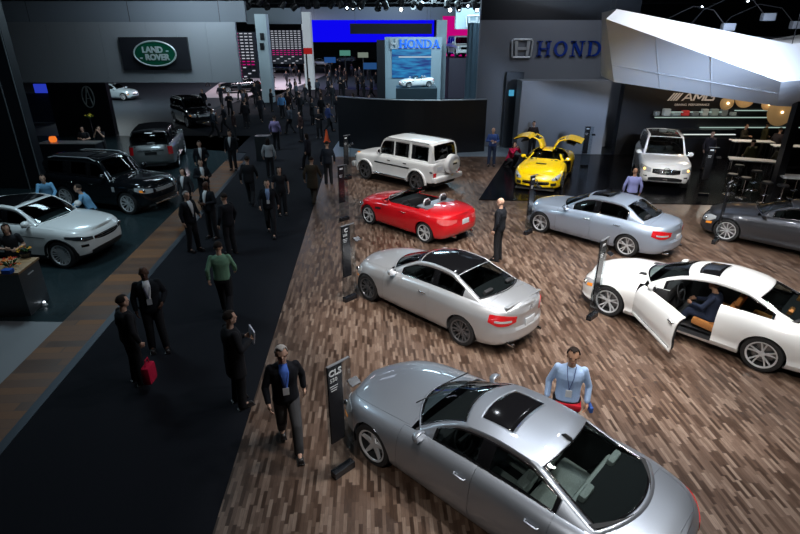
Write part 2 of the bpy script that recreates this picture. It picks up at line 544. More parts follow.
        def S(u, w):                                        # w in 0..1 side, 1..2 strip (2 = spine)
            xc, zc, x_e, ye, ze = gp(u)
            if w <= 1:
                bp = s.belt(x_e); y = bp[1]+(ye-bp[1])*w+bulge*math.sin(PI*w)*min(1, max(0, ze-bp[2])/.3); z = (bp[2]-.012)+(ze-bp[2]+.012)*w
                return np.array([x_e, y, z])
            v = 2-w
            e = sp.get('gcrown', 2.4)
            return np.array([x_e+(xc-x_e)*(1-v**2), ye*v, ze+(zc-ze)*(1-v**e)])
        s.S = S
        ws, bl = sp['ws'], sp['bl']; vg = sp.get('vg', .90); db = .035
        wins = sp.get('windows', [])
        wu = [(xu(a), xu(b_)) for a, b_ in wins]
        tb, tt = sp.get('tb', .08), sp.get('tt', .84); dt = .06
        du = .10*sp.get('band', 1)
        ex = [ws[0], ws[0]+du*.6, ws[1]-du*.6, ws[1], bl[0], bl[0]+du*.6, bl[1]-du*.6, bl[1]]
        bu = []
        for a, b_ in wu:
            bb = sp.get('bandx', .05)/max(.05, (xe[0]-xe[-1])/(n-1))
            bu.append((a+bb, b_-bb)); ex += [a, a+bb, b_-bb, b_]
        for rg in sp.get('panels', []): ex += [rg[1], rg[2]]
        U = merge(0, n-1, .11, ex)
        W = merge(0, 1, .12, [tb, tb+dt, tt-dt, tt])+merge(1, 2, .1, [2-vg, 2-vg+db]+[2-r[3] for r in sp.get('panels', [])])[1:]
        V = np.array([[S(u, w) for w in W] for u in U])
        cls = {}
        for i in range(len(U)-1):
            for j in range(len(W)-1):
                u, w = (U[i]+U[i+1])/2, (W[j]+W[j+1])/2; t = 'roof'
                if w < 1:
                    for q, (a, b_) in enumerate(wu):
                        if a < u < b_ and tb < w < tt:
                            t = 'side%d' % q if (bu[q][0] < u < bu[q][1] and tb+dt < w < tt-dt) else 'trim'
                            break
                    else:
                        for q in range(len(wu)-1 if sp.get('pillar', True) else 0):
                            if wu[q][1] < u < wu[q+1][0] and tb < w < tt: t = 'trim'
                else:
                    v = 2-w
                    for nm, (a, b_) in (('windshield', ws), ('rear_window', bl)):
                        if a < u < b_ and v < vg: t = nm if (a+du*.6 < u < b_-du*.6 and v < vg-db) else 'trim'
                    for (nm, a, b_, vv) in sp.get('panels', []):
                        if a < u < b_ and v < vv: t = nm
                cls[i,j] = t
        sp_roof = sp.get('roofmat', s.pm)
        s.ghobj = {}
        for t in sorted(set(cls.values())):
            sds = (1, -1) if t.startswith('side') else (0,)
            for sd in sds:
                if (t, sd) in sp.get('skip', []): continue
                vs, F, ix = [], [], {}
                def vid(i, j, sg):
                    key = (i, j, sg)
                    if key not in ix: ix[key] = len(vs); vs.append(V[i,j]*np.array([1, sg, 1]))
                    return ix[key]
                for (i, j), c in cls.items():
                    if c != t: continue
                    for sg in ((1, -1) if sd == 0 else (sd,)):
                        if 'gcut' in sp and sp['gcut'](U[i]*.5+U[i+1]*.5, W[j]*.5+W[j+1]*.5, sg): continue
                        F.append([vid(i, j, sg), vid(i+1, j, sg), vid(i+1, j+1, sg), vid(i, j+1, sg)])
                if not F: continue
                b = orient(vs, F)
                fs = max(b.faces, key=lambda f: f.calc_center_median().z if sd == 0 else f.calc_area())
                ref = Vector((0, 0, 1)) if sd == 0 else Vector((0, sd, 0))
                if t == 'windshield': ref = Vector((1, 0, .5))
                if t == 'rear_window': ref = Vector((-1, 0, .5))
                if fs.normal.dot(ref) < 0: bmesh.ops.reverse_faces(b, faces=b.faces)
                if t == 'roof': o = obj('roof', b, [sp_roof, LINER], s.root, smooth=38)
                elif t == 'trim': o = obj('window_trim', b, [BLACKG, LINER], s.root, smooth=38)
                elif t in ('windshield', 'rear_window'): o = obj(t, b, sp.get('glassr', GLASS) if t == 'rear_window' else GLASS, s.root, smooth=60)
                elif t.startswith('side'): o = obj('side_window', b, sp.get('glasss', GLASS), s.root, smooth=60)
                else: o = obj(t.split('#')[0], b, [BLACKG, LINER], s.root, smooth=60)
                if t in ('roof', 'trim') or len(o.data.materials) > 1:
                    md = o.modifiers.new('s', 'SOLIDIFY'); md.thickness = .025; md.offset = -1; md.material_offset = 1; md.material_offset_rim = 0
                s.ghobj[t, sd] = o
        if sp.get('trunk') and bl[0] > 4.3 and 'cockpit' not in sp and wins:
            # dark shelf behind the rear seats, under the rear glass
            bx, by = gp(n-1)[0]+.035, gp(n-1)[3]*.93; ex_ = gp(n-1)[2]+.04; x0_ = cabx = sp['cabin'][1]+.22
            V3 = []
            for i in range(9):
                for j in range(17):
                    v = -1+j/8; y = by*v; xe_ = ex_+(bx-ex_)*(1-v*v); x = x0_+(xe_-x0_)*i/8
                    zc_, zs_ = P2(sp['zc'], x), P2(sp['zs'], x); V3.append((x, y, zc_-(zc_-zs_)*(abs(y)/L.W)**sp.get('crown', 2.6)+.010))
            part('parcel_shelf', V3, grid_faces(9, 17), LINER, s.root)
        # bright or dark strip along the belt and drip rails
        if wins and sp.get('beltstrip', True):
            for sd in (1, -1):
                if sp.get('skip') and ('side0', sd) in sp['skip']: continue
                b = B(); pts = []
                for q in range(41):
                    u = wu[0][0]+(wu[-1][1]-wu[0][0])*q/40; p = S(u, .05); pts.append((p[0], sd*(p[1]+.004), p[2]))
                add_tube(b, pts, .008, 6); obj('belt_moulding', b, sp.get('stripmat', CHROME), s.root, smooth=60)
    # ---- cabin
    def inside(s):
        sp, L = s.sp, s.L; cab = sp['cabin']; x0, x1 = cab[0]+.15, cab[1]-.1
        if 'tub' in sp: x0, x1 = sp['tub']
        fl = .26
        xs = np.linspace(x0, x1, 14); V, F = [], []
        for x in xs:
            p = s.belt(x, 0); zt = p[2]-.03; yt = p[1]-.07
            V += [(x, yt, zt), (x, yt-.04, fl+.1), (x, yt-.12, fl), (x, -yt+.12, fl), (x, -yt+.04, fl+.1), (x, -yt, zt)]
        for i in range(13):
            for j in range(5): F.append((i*6+j, (i+1)*6+j, (i+1)*6+j+1, i*6+j+1))
        F.append((0, 1, 2, 3, 4, 5)); m = 13*6; F.append((m, m+1, m+2, m+3, m+4, m+5))
        if sp.get('opentub'): F = [f for f in F if not (len(f) == 4 and f[0] % 6 in (0, 1) and sp['opentub'][1] < V[f[0]][0] < sp['opentub'][0])]
        b = orient(V, F); obj('cabin_tub', b, LINER, s.root)
        # dashboard, wheel, seats
        it = sp.get('interior', {}); dx = it.get('dash', cab[0]-.35); W = L.W; zt = s.belt(dx)[2]
        b = B(); add_box(b, (dx, 0, zt-.16), (.42, 2*W-.34, .3), .06); add_box(b, (dx-.12, .0, zt-.42), (.3, .28, .35), .03)
        obj('dashboard', b, it.get('dashm', LINER), s.root, smooth=40)
        b = B(); R = .18; pts = []
        for q in range(25):
            a = 2*PI*q/24; pts.append((R*math.sin(a)*.35, R*math.cos(a), R*math.sin(a)*.93))
        add_tube(b, pts, .014, 6); add_box(b, (0, 0, 0), (.05, .2, .06), .01); add_box(b, (.0, 0, -.06), (.03, .05, .12), .01)
        o = obj('steering_wheel', b, LINER, s.root, (dx-.33, .37, zt-.1), smooth=60)
        sm = it.get('seat', SEATB)
        sx = it.get('sx', dx-.95)
        for yy in (.37, -.37): seat(s.root, sx, yy, .32, sm, back=it.get('back', .56))
        if it.get('rear', True): seat(s.root, sx-it.get('rx', .85), 0, .36, sm, w=1.2, back=it.get('back', .5), bench=True)
    # ---- bolt-ons
    def P(s, nm, As, lo, hi, m, nk=5, off=.006, depth=.03, mirror=False, parent=None, smooth=35):
        out = []
        for sg in ((1, -1) if mirror else (1,)):
            V, F = patch(s.L, [a*sg for a in As], lo, hi, nk, off, depth)
            out.append(part(nm, V, F, m, parent or s.root, smooth))
        return out
    def mirror_glass(s, x, z, out=.16, m=None, size=(.11, .2, .14)):
        for sd in (1, -1):
            p = s.belt(x); y = p[1]
            b = B(); bmesh.ops.create_uvsphere(b, u_segments=20, v_segments=12, radius=.5)
            for v in b.verts:
                if v.co.x < -.12: v.co.x = -.12
                v.co = Vector((v.co.x*size[0]*2, v.co.y*size[1]*1.1, v.co.z*size[2]*1.1)) + Vector((x, sd*(y+out), z))
            add_tube(b, [(x, sd*(y-.02), z-.08), (x, sd*(y+.06), z-.05), (x, sd*(y+out), z-.02)], .022, 8)
            o = obj('side_mirror', b, m or s.pm, s.root, smooth=60)
            b = B(); add_box(b, (x-.12*size[0]*2-.002, sd*(y+out), z), (.004, size[1]*.86, size[2]*.8), .001); obj('mirror_glass', b, CHROME, o)
    def handle(s, xs, k=.8, m=None):
        for x, di in xs:
            for sd in (1, -1):
                p = s.L.pt(s.L.ax(x), k)
                b = B(); add_tube(b, [(x+.09, sd*(p[1]-.01), p[2]), (x+.075, sd*(p[1]+.028), p[2]), (x-.075, sd*(p[1]+.028), p[2]-.004), (x-.09, sd*(p[1]-.01), p[2]-.004)], .013, 8)
                par = s.doorobj.get((di, sd), s.root)
                obj('handle', b, m or s.pm, par, smooth=60)
    def plate(s, k=.5, m=PLATE, rear=True, z=None, text=None):
        a = 1.0 if rear else 0.
        p = s.L.pt(a, k); n = s.L.nrm(a, k)
        o = boxm('license_plate', (p[0]+(-.012 if rear else .012), 0, p[2] if z is None else z), (.012, .31, .155), m, s.root, .003)
        return o
    def star(s, x, z, r, tilt=0, m=CHROME, nm='emblem'):
        """ring with a three-pointed star, facing +x (or -x when r is negative)"""
        sg = 1 if r > 0 else -1; r = abs(r); b = B()
        pts = [(0, r*math.cos(a), r*math.sin(a)) for a in np.linspace(0, 2*PI, 25)]
        add_tube(b, pts, r*.09, 6, False)
        for q in range(3):
            a = PI/2+q*2*PI/3
            tip = b.verts.new((0, r*.95*math.cos(a), r*.95*math.sin(a)))
            l = b.verts.new((0, r*.17*math.cos(a+1.05), r*.17*math.sin(a+1.05))); rr = b.verts.new((0, r*.17*math.cos(a-1.05), r*.17*math.sin(a-1.05))); f = b.verts.new((.03*r/.1*sg*.4, 0, 0)); bk = b.verts.new((-.01*sg, 0, 0))
            for t in ((tip, l, f), (tip, f, rr), (tip, bk, l), (tip, rr, bk)): b.faces.new(t)
        bmesh.ops.recalc_face_normals(b, faces=b.faces)
        o = obj(nm, b, m, s.root, (x, 0, z)); o.rotation_euler = (0, tilt, 0); return o
    def grille_bars(s, As, k0, k1, n, m=CHROME, off=.02, r=.01):
        b = B()
        for q in range(n):
            k = k0+(k1-k0)*q/max(1, n-1); pts = []
            for a in np.linspace(As[0], As[1], 15):
                nn = s.L.nrm(a, k); p = s.L.pt(a, k)+nn*off; pts.append(tuple(p))
            add_tube(b, pts, r, 6)
        return obj('grille_bar', b, m, s.root, smooth=60)
    def exhaust(s, ys, z=.27, x=None, r=.035, m=CHROME):
        for y in ys:
            b = B(); X = s.L.xr+.06 if x is None else x
            add_lathe(b, [(r*.7, X+.1), (r*.7, X-.02), (r, X-.02), (r, X+.12)], 16, 'x', c=(0, y, z))
            bmesh.ops.scale(b, vec=(1, 1, 1), verts=b.verts)
            obj('exhaust_tip', b, m, s.root, smooth=40)
    def seam(s, pts, r=.004, m=BLACKP, nm='seam'):
        b = B(); add_tube(b, [tuple(p) for p in pts], r, 4); return obj(nm, b, m, s.root)
    def body_clad(s, k1, m=BLACKP):
        """dark sill and bumper cladding right round below level k1"""
        As = list(np.linspace(-.999, .999, 121)); L = s.L
        arch = [(w[0], w[2], s.sp['arch'][i]) for i, w in enumerate(s.sp['wheels'])]
        V, F = [], []; ks = np.linspace(0, k1, 5)
        for a in As:
            for k in ks: V.append(L.pt(a, k)+L.nrm(a, k)*.008)
        for i in range(len(As)-1):
            for j in range(4):
                f = (i*5+j, (i+1)*5+j, (i+1)*5+j+1, i*5+j+1); c = np.mean([V[q] for q in f], axis=0)
                if abs(c[1]) > .45 and any(math.hypot(c[0]-ax, c[2]-az) < R+.005 for ax, az, R in arch): continue
                F.append(f)
        part('sill_cladding', V, F, m, s.root)
    def arch_flare(s, w=.07, out=.02, m=None):
        for i, wl in enumerate(s.sp['wheels']):
            R = s.sp['arch'][i]
            for sd in (1, -1):
                V, F = [], []; n = 28
                for q in range(n+1):
                    a = -.12+(PI+.24)*q/n
                    for rr, yy in ((R-.002, -.05), (R-.002, out), (R+w*.6, out), (R+w, -.02)):
                        x = wl[0]+rr*math.cos(a); z = wl[2]+rr*math.sin(a)
                        zz = max(.0, min(1, (z-P2(s.sp['zb'], x))/(P2(s.sp['zs'], x)-P2(s.sp['zb'], x))))
                        y = s.L.pt(s.L.ax(x), zz)[1]; V.append((x, sd*(y+yy), z))
                F = grid_faces(n+1, 4)
                part('wheel_arch_trim', V, F, m or s.pm, s.root)
SILVER = paint('silver_paint', (.55,.56,.58), .65, .38)
ICE = paint('ice_blue_paint', (.42,.50,.62), .62, .38)
STEELGREY = paint('steel_grey_paint', (.34,.37,.42), .72, .38)
WHITE = paint('white_paint', (.78,.78,.77), 0, .3, False)
RED = paint('red_paint', (.62,.006,.012), .1, .3, False)
YELLOW = paint('yellow_paint', (.90,.60,.0), 0, .3, False)
DARKGREY = paint('dark_grey_paint', (.055,.058,.068), .7, .34)
BLACK = paint('black_paint', (.005,.006,.008), 0, .15, False)
TITAN = paint('titanium_paint', (.30,.31,.31), .7, .38)
AR = math.radians
def mk_front(c, gy=.42, gk=(.55,.82), intake=True, hl=(.5,.64), hx=(2.12,1.90), hk=((.62,.60,.60,.74),(.82,.88,.93,.86)), lens=LAMPG):
    L = c.L
    o = c.P('headlight', [L.aF(hl[0]), L.aF(hl[1]), L.ax(hx[0]), L.ax(hx[1])], list(hk[0]), list(hk[1]), lens, mirror=True)
    for q, h in enumerate(o):
        b = B(); sg = 1 if q == 0 else -1; a = (L.aF(hl[1])+L.ax(hx[0]))/2*sg; k = (hk[0][1]+hk[1][1])/2
        p = L.pt(a, k)+L.nrm(a, k)*.004; bmesh.ops.create_uvsphere(b, u_segments=14, v_segments=8, radius=.05)
        obj('headlamp_bulb', b, CHROME, h, tuple(p), smooth=60)
    g = list(np.linspace(-L.aF(gy), L.aF(gy), 7)); a, b_ = gk
    c.P('grille', g, [a+.06,a+.02,a,a,a,a+.02,a+.06], [b_-.03,b_-.01,b_,b_,b_,b_-.01,b_-.03], BLACKG)
    if intake: c.P('lower_intake', list(np.linspace(-L.aF(.62), L.aF(.62), 7)), .10, [.26,.32,.34,.34,.34,.32,.26], BLACKP)

def build_cls():
    sp = dict(
    plan=[(2.46,0),(2.42,.35),(2.30,.62),(2.08,.80),(1.75,.89),(1.2,.93),(.4,.935),(-.6,.94),(-1.3,.94),(-1.9,.89),(-2.25,.76),(-2.42,.5),(-2.46,.25),(-2.47,0)],
    zb=[(-2.5,.26),(-2,.2),(-1,.17),(1,.17),(2,.17),(2.5,.2)],
    zs=[(-2.5,.90),(-2.1,.96),(-1.4,1.0),(-.5,.985),(.4,.95),(1.0,.90),(1.6,.83),(2.1,.72),(2.35,.64),(2.5,.60)],
    zc=[(-2.5,.93),(-2.2,1.02),(-1.5,1.08),(-.5,1.1),(.6,1.07),(1.0,1.03),(1.6,.95),(2.1,.83),(2.35,.73),(2.5,.66)],
    fx=[(0,-.10),(.15,-.01),(.45,0),(.7,-.03),(.9,-.10),(1,-.16)],
    rx=[(0,.12),(.2,.03),(.5,0),(.75,.0),(.92,.02),(1,.07)],
    sy=[(0,-.10),(.08,-.06),(.2,-.02),(.42,0),(.62,-.012),(.78,-.03),(.92,-.07),(1,-.13)],
    haunch=[(-1.43,.55,.03,.75),(1.43,.5,.03,.7)], res=190,
    crown=2.6, wheels=[(1.43,.79,.335,.25,(5,'star'),ALLOY),(-1.43,.79,.335,.27,(5,'star'),ALLOY)], arch=[.372,.372],
    doors=[(.92,-.28),(-.28,-1.30)], hood=(2.22,.86), trunk=(-1.84,-2.36), cabin=(.80,-1.62),
    gh=[(1.06,1.04,.66,None,None),(.58,1.24,.34,.62,1.17),(.18,1.36,.02,.575,1.31),(-.35,1.405,-.42,.56,1.355),(-.85,1.39,-.85,.56,1.33),(-1.12,1.33,-1.02,.585,1.27),(-1.58,1.18,-1.35,.65,1.13),(-1.99,1.05,-1.74,None,None)],
    ws=(.06,1.9), bl=(4.75,6.85), windows=[(.44,-.30),(-.36,-1.30)], tt=.88, tb=.05, vg=.92,
    panels=[('sunroof',2.35,3.2,.66)], interior=dict(seat=SEATW, dash=.55, rx=.60, back=.5))
    c = Car(sp, 'car', (1.25,5.62), AR(136.5), STEELGREY, 'steel grey four-door fastback with square sunroof, nearest car, beside the CLS sign')
    L = c.L
    mk_front(c, hl=(.48,.62), hx=(2.14,1.93))
    c.P('marker_lamp', [L.ax(2.18), L.ax(2.02)], [.50,.52], [.58,.595], AMBER, mirror=True)
    c.P('taillight', [L.aR(.42), L.aR(.62), L.ax(-2.30), L.ax(-2.08)], [.66,.60,.60,.68], [.86,.90,.92,.90], TAILR, mirror=True)
    c.plate(.45); c.handle([(-.12,0),(-1.12,1)], .83); c.mirror_glass(.56, 1.0, .11, size=(.1,.19,.13)); c.exhaust((.5,-.5), .25)
    b = B(); add_box(b, (-1.0, 0, 1.395), (.16,.035,.05), .012, (0,-.2,0), taper=(.5,.5)); obj('antenna_fin', b, BLACKP, c.root, smooth=50)
    for y0, y1 in ((.45,.05),(-.1,-.5)):
        b = B(); add_tube(b, [(.99,y0,1.075),(.82,y1,1.17)], .009, 6); obj('wiper', b, BLACKP, c.root)
    return c

def c_spec(**kw):
    sp = dict(
    plan=[(2.17,0),(2.13,.33),(2.03,.58),(1.85,.74),(1.55,.83),(1.1,.875),(.4,.885),(-.5,.885),(-1.3,.88),(-1.85,.84),(-2.18,.72),(-2.34,.48),(-2.40,.25),(-2.42,0)],
    zb=[(-2.5,.27),(-2,.22),(-1,.19),(1,.19),(2,.18),(2.3,.2)],
    zs=[(-2.5,.93),(-2.0,.98),(-1.3,.99),(-.5,.97),(.4,.93),(1.0,.90),(1.5,.84),(1.9,.74),(2.1,.68),(2.2,.66)],
    zc=[(-2.5,.97),(-2.2,1.05),(-1.5,1.08),(-.5,1.09),(.6,1.05),(1.0,1.01),(1.5,.95),(1.9,.85),(2.1,.76),(2.2,.72)],
    fx=[(0,-.08),(.15,0),(.45,0),(.7,-.03),(.9,-.09),(1,-.14)],
    rx=[(0,.10),(.15,.0),(.45,0),(.5,.04),(.75,.04),(.92,.03),(1,.06)],
    sy=[(0,-.08),(.08,-.04),(.2,-.01),(.42,0),(.62,-.01),(.76,-.02),(.82,-.04),(.92,-.07),(1,-.12)],
    haunch=[(-1.38,.5,.025,.7),(1.38,.45,.025,.7)],
    crown=2.6, wheels=[(1.38,.76,.325,.225,(5,'double'),ALLOY),(-1.38,.76,.325,.24,(5,'double'),ALLOY)], arch=[.36,.36],
    doors=[(.86,-.48)], hood=(1.98,.82), trunk=(-1.84,-2.3), cabin=(.78,-1.55),
    gh=[(.98,1.03,.66,None,None),(.50,1.22,.32,.60,1.15),(.14,1.35,-.02,.56,1.30),(-.35,1.395,-.42,.55,1.345),(-.85,1.38,-.85,.555,1.325),(-1.12,1.31,-1.05,.58,1.25),(-1.5,1.19,-1.36,.64,1.13),(-1.86,1.06,-1.68,None,None)],
    ws=(.08,1.9), bl=(4.7,6.8), windows=[(.42,-.50),(-.54,-1.28)], tt=.87, tb=.06, vg=.9, band=.9,
    interior=dict(seat=SEATB, dash=.5, rx=.74, back=.5))
    sp.update(kw); return sp
def c_common(c, dn):
    L = c.L
    mk_front(c, gy=.36, hl=(.45,.6), hx=(1.88,1.68), hk=((.62,.60,.60,.74),(.84,.89,.93,.88)))
    c.P('marker_lamp', [L.ax(1.93), L.ax(1.78)], [.50,.52], [.58,.59], AMBER, mirror=True)
    c.P('taillight', [L.aR(.40), L.aR(.60), L.ax(-2.2), L.ax(-1.98)], [.68,.60,.60,.68], [.84,.88,.90,.88], TAILR, mirror=True)
    c.P('taillight_lens', [L.aR(.50), L.ax(-2.2), L.ax(-2.1)], [.69,.69,.70], [.75,.75,.75], LAMPG, mirror=True, off=.009)
    c.P('rear_diffuser', [L.aR(.6), .99, 1.0], .0, .13, BLACKP, mirror=True)
    c.plate(.56); c.mirror_glass(.54, 1.0, m=None); c.exhaust((.48,-.48), .25)
    c.star(-2.40, .93, -.045)
def build_ccoupe():
    sp = c_spec(panels=[('glass_roof',1.98,4.62,.9)], wheels=[(1.38,.76,.325,.225,(7,'double'),ALLOYD),(-1.38,.76,.325,.24,(7,'double'),ALLOYD)])
    c = Car(sp, 'car', (0.83,10.76), AR(135), SILVER, 'silver two-door coupe with black glass roof and dark wheels')
    c_common(c, 1); c.handle([(-.32,0)], .82, CHROME)
    b = B(); add_box(b, (-2.20,0,1.035), (.09,1.15,.02), .008, (0,.05,0)); obj('boot_spoiler', b, SILVER, c.root, smooth=40)
    return c
def build_csedan():
    sp = c_spec(doors=[(.86,-.26),(-.26,-1.18)], windows=[(.42,-.26),(-.32,-1.22)],
    gh=[(.98,1.03,.66,None,None),(.50,1.24,.34,.60,1.17),(.16,1.39,.02,.56,1.34),(-.35,1.445,-.42,.55,1.395),(-.90,1.43,-.92,.555,1.375),(-1.20,1.36,-1.16,.58,1.29),(-1.52,1.21,-1.40,.64,1.14),(-1.82,1.07,-1.66,None,None)],
    panels=[('sunroof',2.1,3.1,.66)])
    c = Car(sp, 'car', (5.94,15.39), AR(134), ICE, 'pale ice blue four-door saloon with raised sunroof and red tail lamps')
    c_common(c, 2); c.handle([(-.10,0),(-1.02,1)], .82, CHROME)
    boxm('sunroof_lid', (-.28,0,1.475), (.5,.74,.02), BLACKG, c.root, .008, (0,.1,0))
    b = B(); add_box(b, (-1.12, 0, 1.40), (.14,.03,.045), .01, taper=(.5,.5)); obj('antenna_fin', b, ICE, c.root, smooth=50)
    return c
def cl_spec(**kw):
    sp = dict(
    plan=[(2.37,0),(2.33,.35),(2.22,.62),(2.02,.80),(1.7,.89),(1.2,.925),(.4,.93),(-.6,.935),(-1.5,.93),(-2.1,.88),(-2.45,.75),(-2.62,.5),(-2.68,.25),(-2.70,0)],
    zb=[(-2.8,.28),(-2.2,.22),(-1,.19),(1,.19),(2,.17),(2.5,.2)],
    zs=[(-2.8,.92),(-2.3,.97),(-1.6,1.0),(-.6,.99),(.4,.94),(1.0,.90),(1.6,.84),(2.0,.74),(2.25,.66),(2.4,.63)],
    zc=[(-2.8,.96),(-2.4,1.05),(-1.7,1.09),(-.6,1.1),(.6,1.06),(1.0,1.02),(1.6,.95),(2.0,.85),(2.25,.75),(2.4,.70)],
    fx=[(0,-.08),(.15,0),(.45,0),(.7,-.03),(.9,-.09),(1,-.15)],
    rx=[(0,.12),(.2,.02),(.5,0),(.75,.01),(.92,.03),(1,.08)],
    sy=[(0,-.07),(.08,-.02),(.16,0),(.22,-.02),(.45,0),(.65,-.01),(.8,-.03),(.92,-.07),(1,-.13)],
    haunch=[(-1.48,.55,.035,.7),(1.48,.5,.035,.7)], res=170,
    crown=2.5, wheels=[(1.478,.80,.345,.25,(5,'double'),ALLOY),(-1.478,.80,.345,.27,(5,'double'),ALLOY)], arch=[.385,.385],
    doors=[(.92,-.62)], hood=(2.16,.88), trunk=(-2.05,-2.58), cabin=(.84,-1.72),
    gh=[(1.05,1.04,.72,None,None),(.58,1.23,.40,.64,1.16),(.18,1.36,.02,.60,1.30),(-.40,1.415,-.45,.585,1.36),(-.98,1.385,-.95,.59,1.32),(-1.32,1.30,-1.22,.62,1.23),(-1.68,1.18,-1.50,.68,1.12),(-2.02,1.06,-1.84,None,None)],
    ws=(.08,1.9), bl=(4.7,6.85), windows=[(.46,-.58),(-.60,-1.48)], tt=.88, tb=.05, vg=.9,
    panels=[('sunroof',2.3,2.95,.66)], interior=dict(seat=SEATT, dash=.55, rx=.8, back=.5))
    sp.update(kw); return sp
def build_cl():
    sp = cl_spec(skip=[('side0', 1)], opentub=(.9,-.62), gcut=lambda u, w, sg: sg > 0 and 1.15 < u < 4.06 and w < .88)
    c = Car(sp, 'car', (6.23,9.98), AR(134.2), WHITE, 'white two-door coupe with its driver door open and tan seats'); L = c.L
    mk_front(c, hl=(.46,.62), hx=(2.06,1.84), hk=((.64,.60,.60,.74),(.82,.86,.90,.86)))
    c.P('marker_lamp', [L.ax(2.06), L.ax(1.90)], [.62,.64], [.74,.76], AMBER, mirror=True, off=.01)
    c.P('taillight', [L.aR(.42), L.aR(.62), L.ax(-2.48), L.ax(-2.2)], [.66,.60,.60,.68], [.86,.90,.92,.90], TAILR, mirror=True)
    c.plate(.5); c.exhaust((.5,-.5), .25); c.handle([(-.45,0)], .82, CHROME)
    # swing the driver's door out on its front edge
    d = c.doorobj[0, 1]; hx, hy = .90, .90
    ang = AR(-52)
    # the door's own pivot sits on the hinge line
    mirr = []
    d.data.transform(Matrix.Translation((-hx,-hy,0)))
    for ch in [x for x in COL.objects if x.parent == d]: ch.data.transform(Matrix.Translation((-hx,-hy,0)))
    d.location = (hx, hy, 0); d.rotation_euler = (0,0,AR(-41))
    md = d.modifiers.new('s','SOLIDIFY'); md.thickness = .09; md.offset = -1; md.material_offset = 1; d.data.materials.append(SEATB); d.data.materials.append(LINER)
    boxm('armrest', (-.75,-.10,.68), (.8,.07,.07), SEATT, d, .02)
    c.mirror_glass(.60, 1.0)
    # vents on the bonnet
    for y in (.38,-.38):
        boxm('bonnet_vent', (1.02,y,1.005), (.16,.13,.012), BLACKP, c.root, .004, (0,.10,0))
    return c
def build_dark():
    sp = cl_spec(wheels=[(1.478,.80,.345,.25,(10,'thin'),ALLOY),(-1.478,.80,.345,.27,(10,'thin'),ALLOY)], panels=[])
    c = Car(sp, 'car', (11.42,14.62), AR(136), DARKGREY, 'dark grey coupe with multi-spoke wheels, cut off by the right edge'); L = c.L
    mk_front(c, hl=(.46,.62), hx=(2.06,1.84))
    c.P('marker_lamp', [L.ax(2.10), L.ax(1.92)], [.46,.48], [.58,.60], AMBER, mirror=True)
    c.P('taillight', [L.aR(.42), L.aR(.62), L.ax(-2.48), L.ax(-2.2)], [.66,.60,.60,.68], [.86,.90,.92,.90], TAILR, mirror=True)
    c.plate(.5); c.handle([(-.45,0)], .82, CHROME); c.mirror_glass(.60, 1.0)
    return c
def build_slk():
    sp = dict(
    plan=[(2.02,0),(1.98,.35),(1.88,.60),(1.68,.77),(1.4,.86),(.9,.895),(.3,.90),(-.5,.90),(-1.1,.90),(-1.6,.86),(-1.88,.75),(-2.02,.5),(-2.07,.25),(-2.09,0)],
    zb=[(-2.1,.28),(-1.8,.22),(-1,.18),(1,.18),(1.8,.17),(2.1,.2)],
    zs=[(-2.1,.86),(-1.8,.90),(-1.2,.93),(-.4,.90),(.3,.87),(.8,.84),(1.3,.79),(1.7,.70),(1.9,.63),(2.1,.60)],
    zc=[(-2.1,.92),(-1.9,.97),(-1.4,1.0),(-.4,.98),(.5,.98),(.8,.95),(1.3,.88),(1.7,.79),(1.9,.70),(2.1,.65)],
    fx=[(0,-.08),(.15,0),(.45,0),(.7,-.03),(.9,-.08),(1,-.13)],
    rx=[(0,.12),(.2,.02),(.5,0),(.75,.03),(.92,.04),(1,.07)],
    sy=[(0,-.08),(.08,-.03),(.2,-.01),(.42,0),(.62,-.012),(.78,-.03),(.92,-.06),(1,-.11)],
    haunch=[(-1.2,.5,.04,.75),(1.2,.45,.03,.7)],
    crown=2.5, wheels=[(1.215,.77,.32,.225,(5,'double'),ALLOY),(-1.215,.77,.32,.245,(5,'double'),ALLOY)], arch=[.355,.355],
    doors=[(.55,-.50)], hood=(1.84,.72), trunk=(-1.10,-1.98), cabin=(.62,-.85), qb=.12,
    gh=[(.80,.96,.56,None,None),(.40,1.12,.24,.64,1.07),(.10,1.24,-.02,.60,1.20),(.04,1.25,-.08,.60,1.21),(-.5,1.25,-.5,.6,1.2),(-.9,1.0,-.9,None,None)],
    ws=(.06,1.9), bl=(4.2,4.6), windows=[], vg=.92, gcut=lambda u, w, sg: u > 2.15 or (w < .8), roofmat=BLACKG,
    
    interior=dict(seat=SEATB, dash=.32, sx=-.45, rear=False, back=.5))
    c = Car(sp, 'car', (.45,16.35), AR(135.5), RED, 'red open-top roadster with twin silver roll hoops'); L = c.L
    mk_front(c, gy=.34, hl=(.45,.6), hx=(1.74,1.52))
    c.P('side_vent', [L.ax(.86), L.ax(.62)], [.66,.68], [.76,.78], BLACKP, mirror=True)
    c.P('taillight', [L.aR(.36), L.aR(.58), L.ax(-1.9), L.ax(-1.68)], [.72,.66,.64,.74], [.86,.88,.90,.88], mat('tail_bright', (.75,.12,.12), .15, coat=1), mirror=True)
    c.plate(.70); c.handle([(-.33,0)], .82, CHROME); c.mirror_glass(.42, .98); c.exhaust((.4,-.4), .27)
    for y in (.37,-.37):
        b = B(); add_tube(b, [(-.86,y-.14,.92),(-.86,y-.13,1.10),(-.86,y-.07,1.17),(-.86,y+.07,1.17),(-.86,y+.13,1.10),(-.86,y+.14,.92)], .028, 10); obj('roll_hoop', b, ALLOY, c.root, smooth=60)
    # silver-grey deck behind the seats
    b = B(); add_box(b, (-.92,0,.965), (.46,1.30,.06), .025, (0,-.03,0)); obj('cockpit_deck', b, mat('deck_grey',(.25,.26,.29),.4,.5), c.root, smooth=40)
    return c
